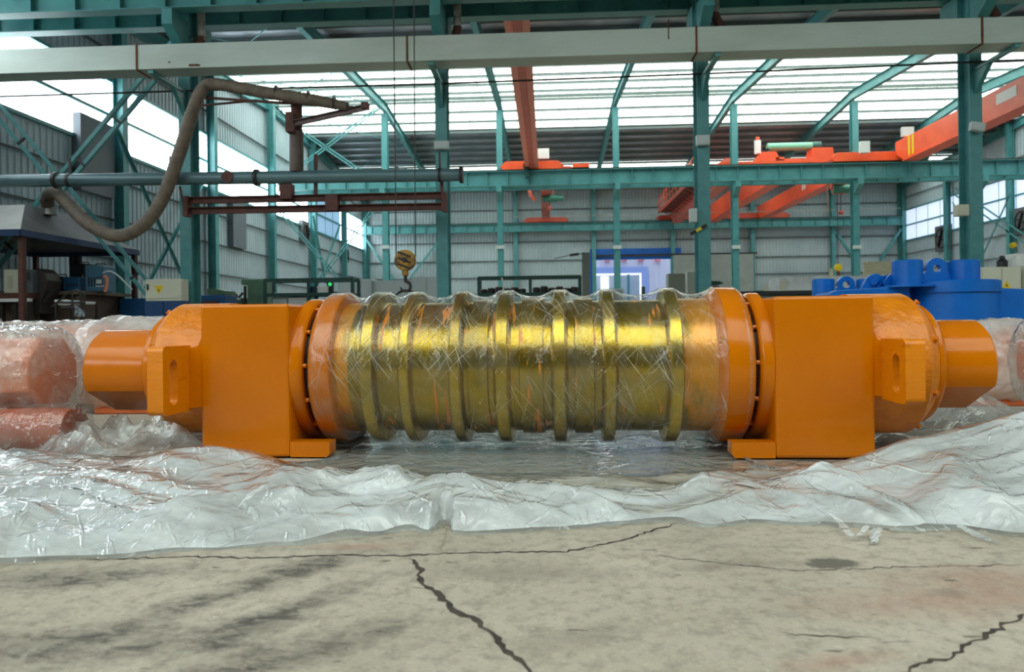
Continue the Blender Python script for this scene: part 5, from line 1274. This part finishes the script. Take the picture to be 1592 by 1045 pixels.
t = thing('hanging_cable', 'orange and grey welding leads at the bench right end', 'cable', P(163, 455, 16.6))
MB().tube(catmull([P(162, 430, 16.6), P(166, 432, 16.6), P(166, 444, 16.6), P(163, 454, 16.6)], 6), .035, 8).build('orange_lead', mat('lead_orange', (220, 140, 96), .5), t)
MB().tube(catmull([P(160, 424, 16.65), P(172, 422, 16.65), P(185, 430, 16.65), P(205, 450, 16.7)], 6), .018, 6).build('grey_lead', pale, t)
t = thing('control_cabinet', 'cream and grey control box on a rusty frame, left edge', 'cabinet', (P(28, 455, 15.6).x, 15.6, 0))
zt_, zb_ = P(28, 419, 15.6).z, P(28, 456, 15.6).z
MB().box((P(6, 419, 15.6).x, 15.6, zb_), (P(30, 419, 15.6).x, 16.2, zt_)).build('cream_side', cream, t, bevel=.01)
MB().box((P(30, 419, 15.6).x, 15.62, zb_), (P(49, 419, 15.6).x, 16.2, zt_)).build('grey_front', mat('panel_grey', (86, 92, 96), .5), t, bevel=.01)
MB().box((P(33, 423, 15.6).x, 15.6, P(33, 436, 15.6).z), (P(46, 423, 15.6).x, 15.62, P(33, 423, 15.6).z)).build('display', mat('display_grey', (58, 66, 72), .3), t)
for k in range(6): MB().box((P(12, 430, 15.6).x, 15.59, zb_ + .12 + .05 * k), (P(20, 430, 15.6).x, 15.6, zb_ + .135 + .05 * k)).build('vent_slot', mat('vent_dark', (150, 150, 130)), t)
MB().box((P(-30, 456, 15.6).x, 15.4, zb_ - .14), (P(49, 456, 15.6).x, 16.3, zb_)).build('frame_beam', brown, t)
MB().box((P(-30, 466, 15.4).x, 15.35, zb_ - .2), (P(48, 466, 15.4).x, 15.45, zb_ - .13)).build('bright_edge', white_m, t)
for px in (-20, 3, 24, 46): MB().bar((P(px, 470, 15.5).x, 15.5, 0), (P(px, 470, 15.5).x, 15.5, zb_ - .14), .1, .1).build('leg', dark_st, t)
MB().box((P(-30, 470, 15.9).x, 15.8, .1), (P(48, 470, 15.9).x, 16.2, zb_ - .25)).build('lower_panel', rb, t)
t = thing('dark_manipulator', 'dark brown pivoting machine between control box and bench', 'machine', (P(60, 480, 15.8).x, 15.8, 0))
MB().prism([P(50, 420, 15.8), P(60, 417, 15.8), P(68, 424, 15.8), P(73, 436, 15.8), P(70, 452, 15.8), P(64, 466, 15.8), P(62, 488, 15.8), P(52, 488, 15.8), P(52, 450, 15.8)], (0, .5, 0)).build('arm_body', mat('manip_brown', (52, 44, 42), .6), t, bevel=.02)
MB().box((P(50, 488, 15.8).x, 15.7, 0), (P(75, 488, 15.8).x, 16.4, .3)).build('foot', dark_st, t)
MB().tube([P(68, 470, 15.8), P(78, 458, 15.8), P(83, 450, 15.8)], .05, 8).build('link', dark_st, t)
t = thing('wire_trolley', 'wire mesh trolley with white bag before the welding bench', 'trolley', (P(110, 480, 15).x, 15, 0))
for px in (92, 132):
    for y_ in (14.9, 15.4): MB().bar((P(px, 480, 15).x, y_, 0), (P(px, 480, 15).x, y_, P(px, 470, 15).z), .04, .04).build('leg', dark_st, t)
for pts in ([(80, 478), (105, 456), (118, 451), (131, 456), (132, 485)], [(112, 455), (113, 485)], [(125, 453), (126, 485)], [(92, 470), (132, 470)], [(92, 478), (132, 478)]):
    MB().tube([P(*p, 14.9) for p in pts], .02, 6).build('wire', dark_st, t)
lump('white_bag', 'crumpled white bag lying on the wire trolley', 86, 467, 108, 474, 14.95, .4, white_m, 'bag', 4.0).parent = None
tag(MB().box((P(110, 470, 15).x, 14.95, P(110, 473, 15).z), (P(133, 470, 15).x, 15.35, P(110, 469, 15).z)).build('white_tray', white_m, bevel=.01), 'thin white tray on top of the wire trolley', 'tray')
tag(MB().prism([P(116, 474, 14.85), P(123, 479, 14.85), P(131, 484, 14.85), P(131, 492, 14.85), P(116, 492, 14.85)], (0, .03, 0)).build('checked_cloth', mat('checked_grey', (150, 158, 166), .8, 0, (90, 96, 104), 14, .48, .52)), 'grey checked cloth hanging on the wire trolley', 'cloth')
t = thing('red_beam', 'dark red steel beam lying low behind the left wrapped roller', 'beam', (P(225, 486, 13).x, 13, 0))
MB().ibeam((P(140, 484, 13).x, 13, .62), (P(262, 484, 13).x, 13, .62), .3, .34, .03, .03).build('beam_body', mat('beam_red', (100, 44, 40), .6), t)
for px in (160, 245): MB().box((P(px, 484, 13).x - .1, 12.9, 0), (P(px, 484, 13).x + .1, 13.1, .45)).build('support_block', dark_st, t)
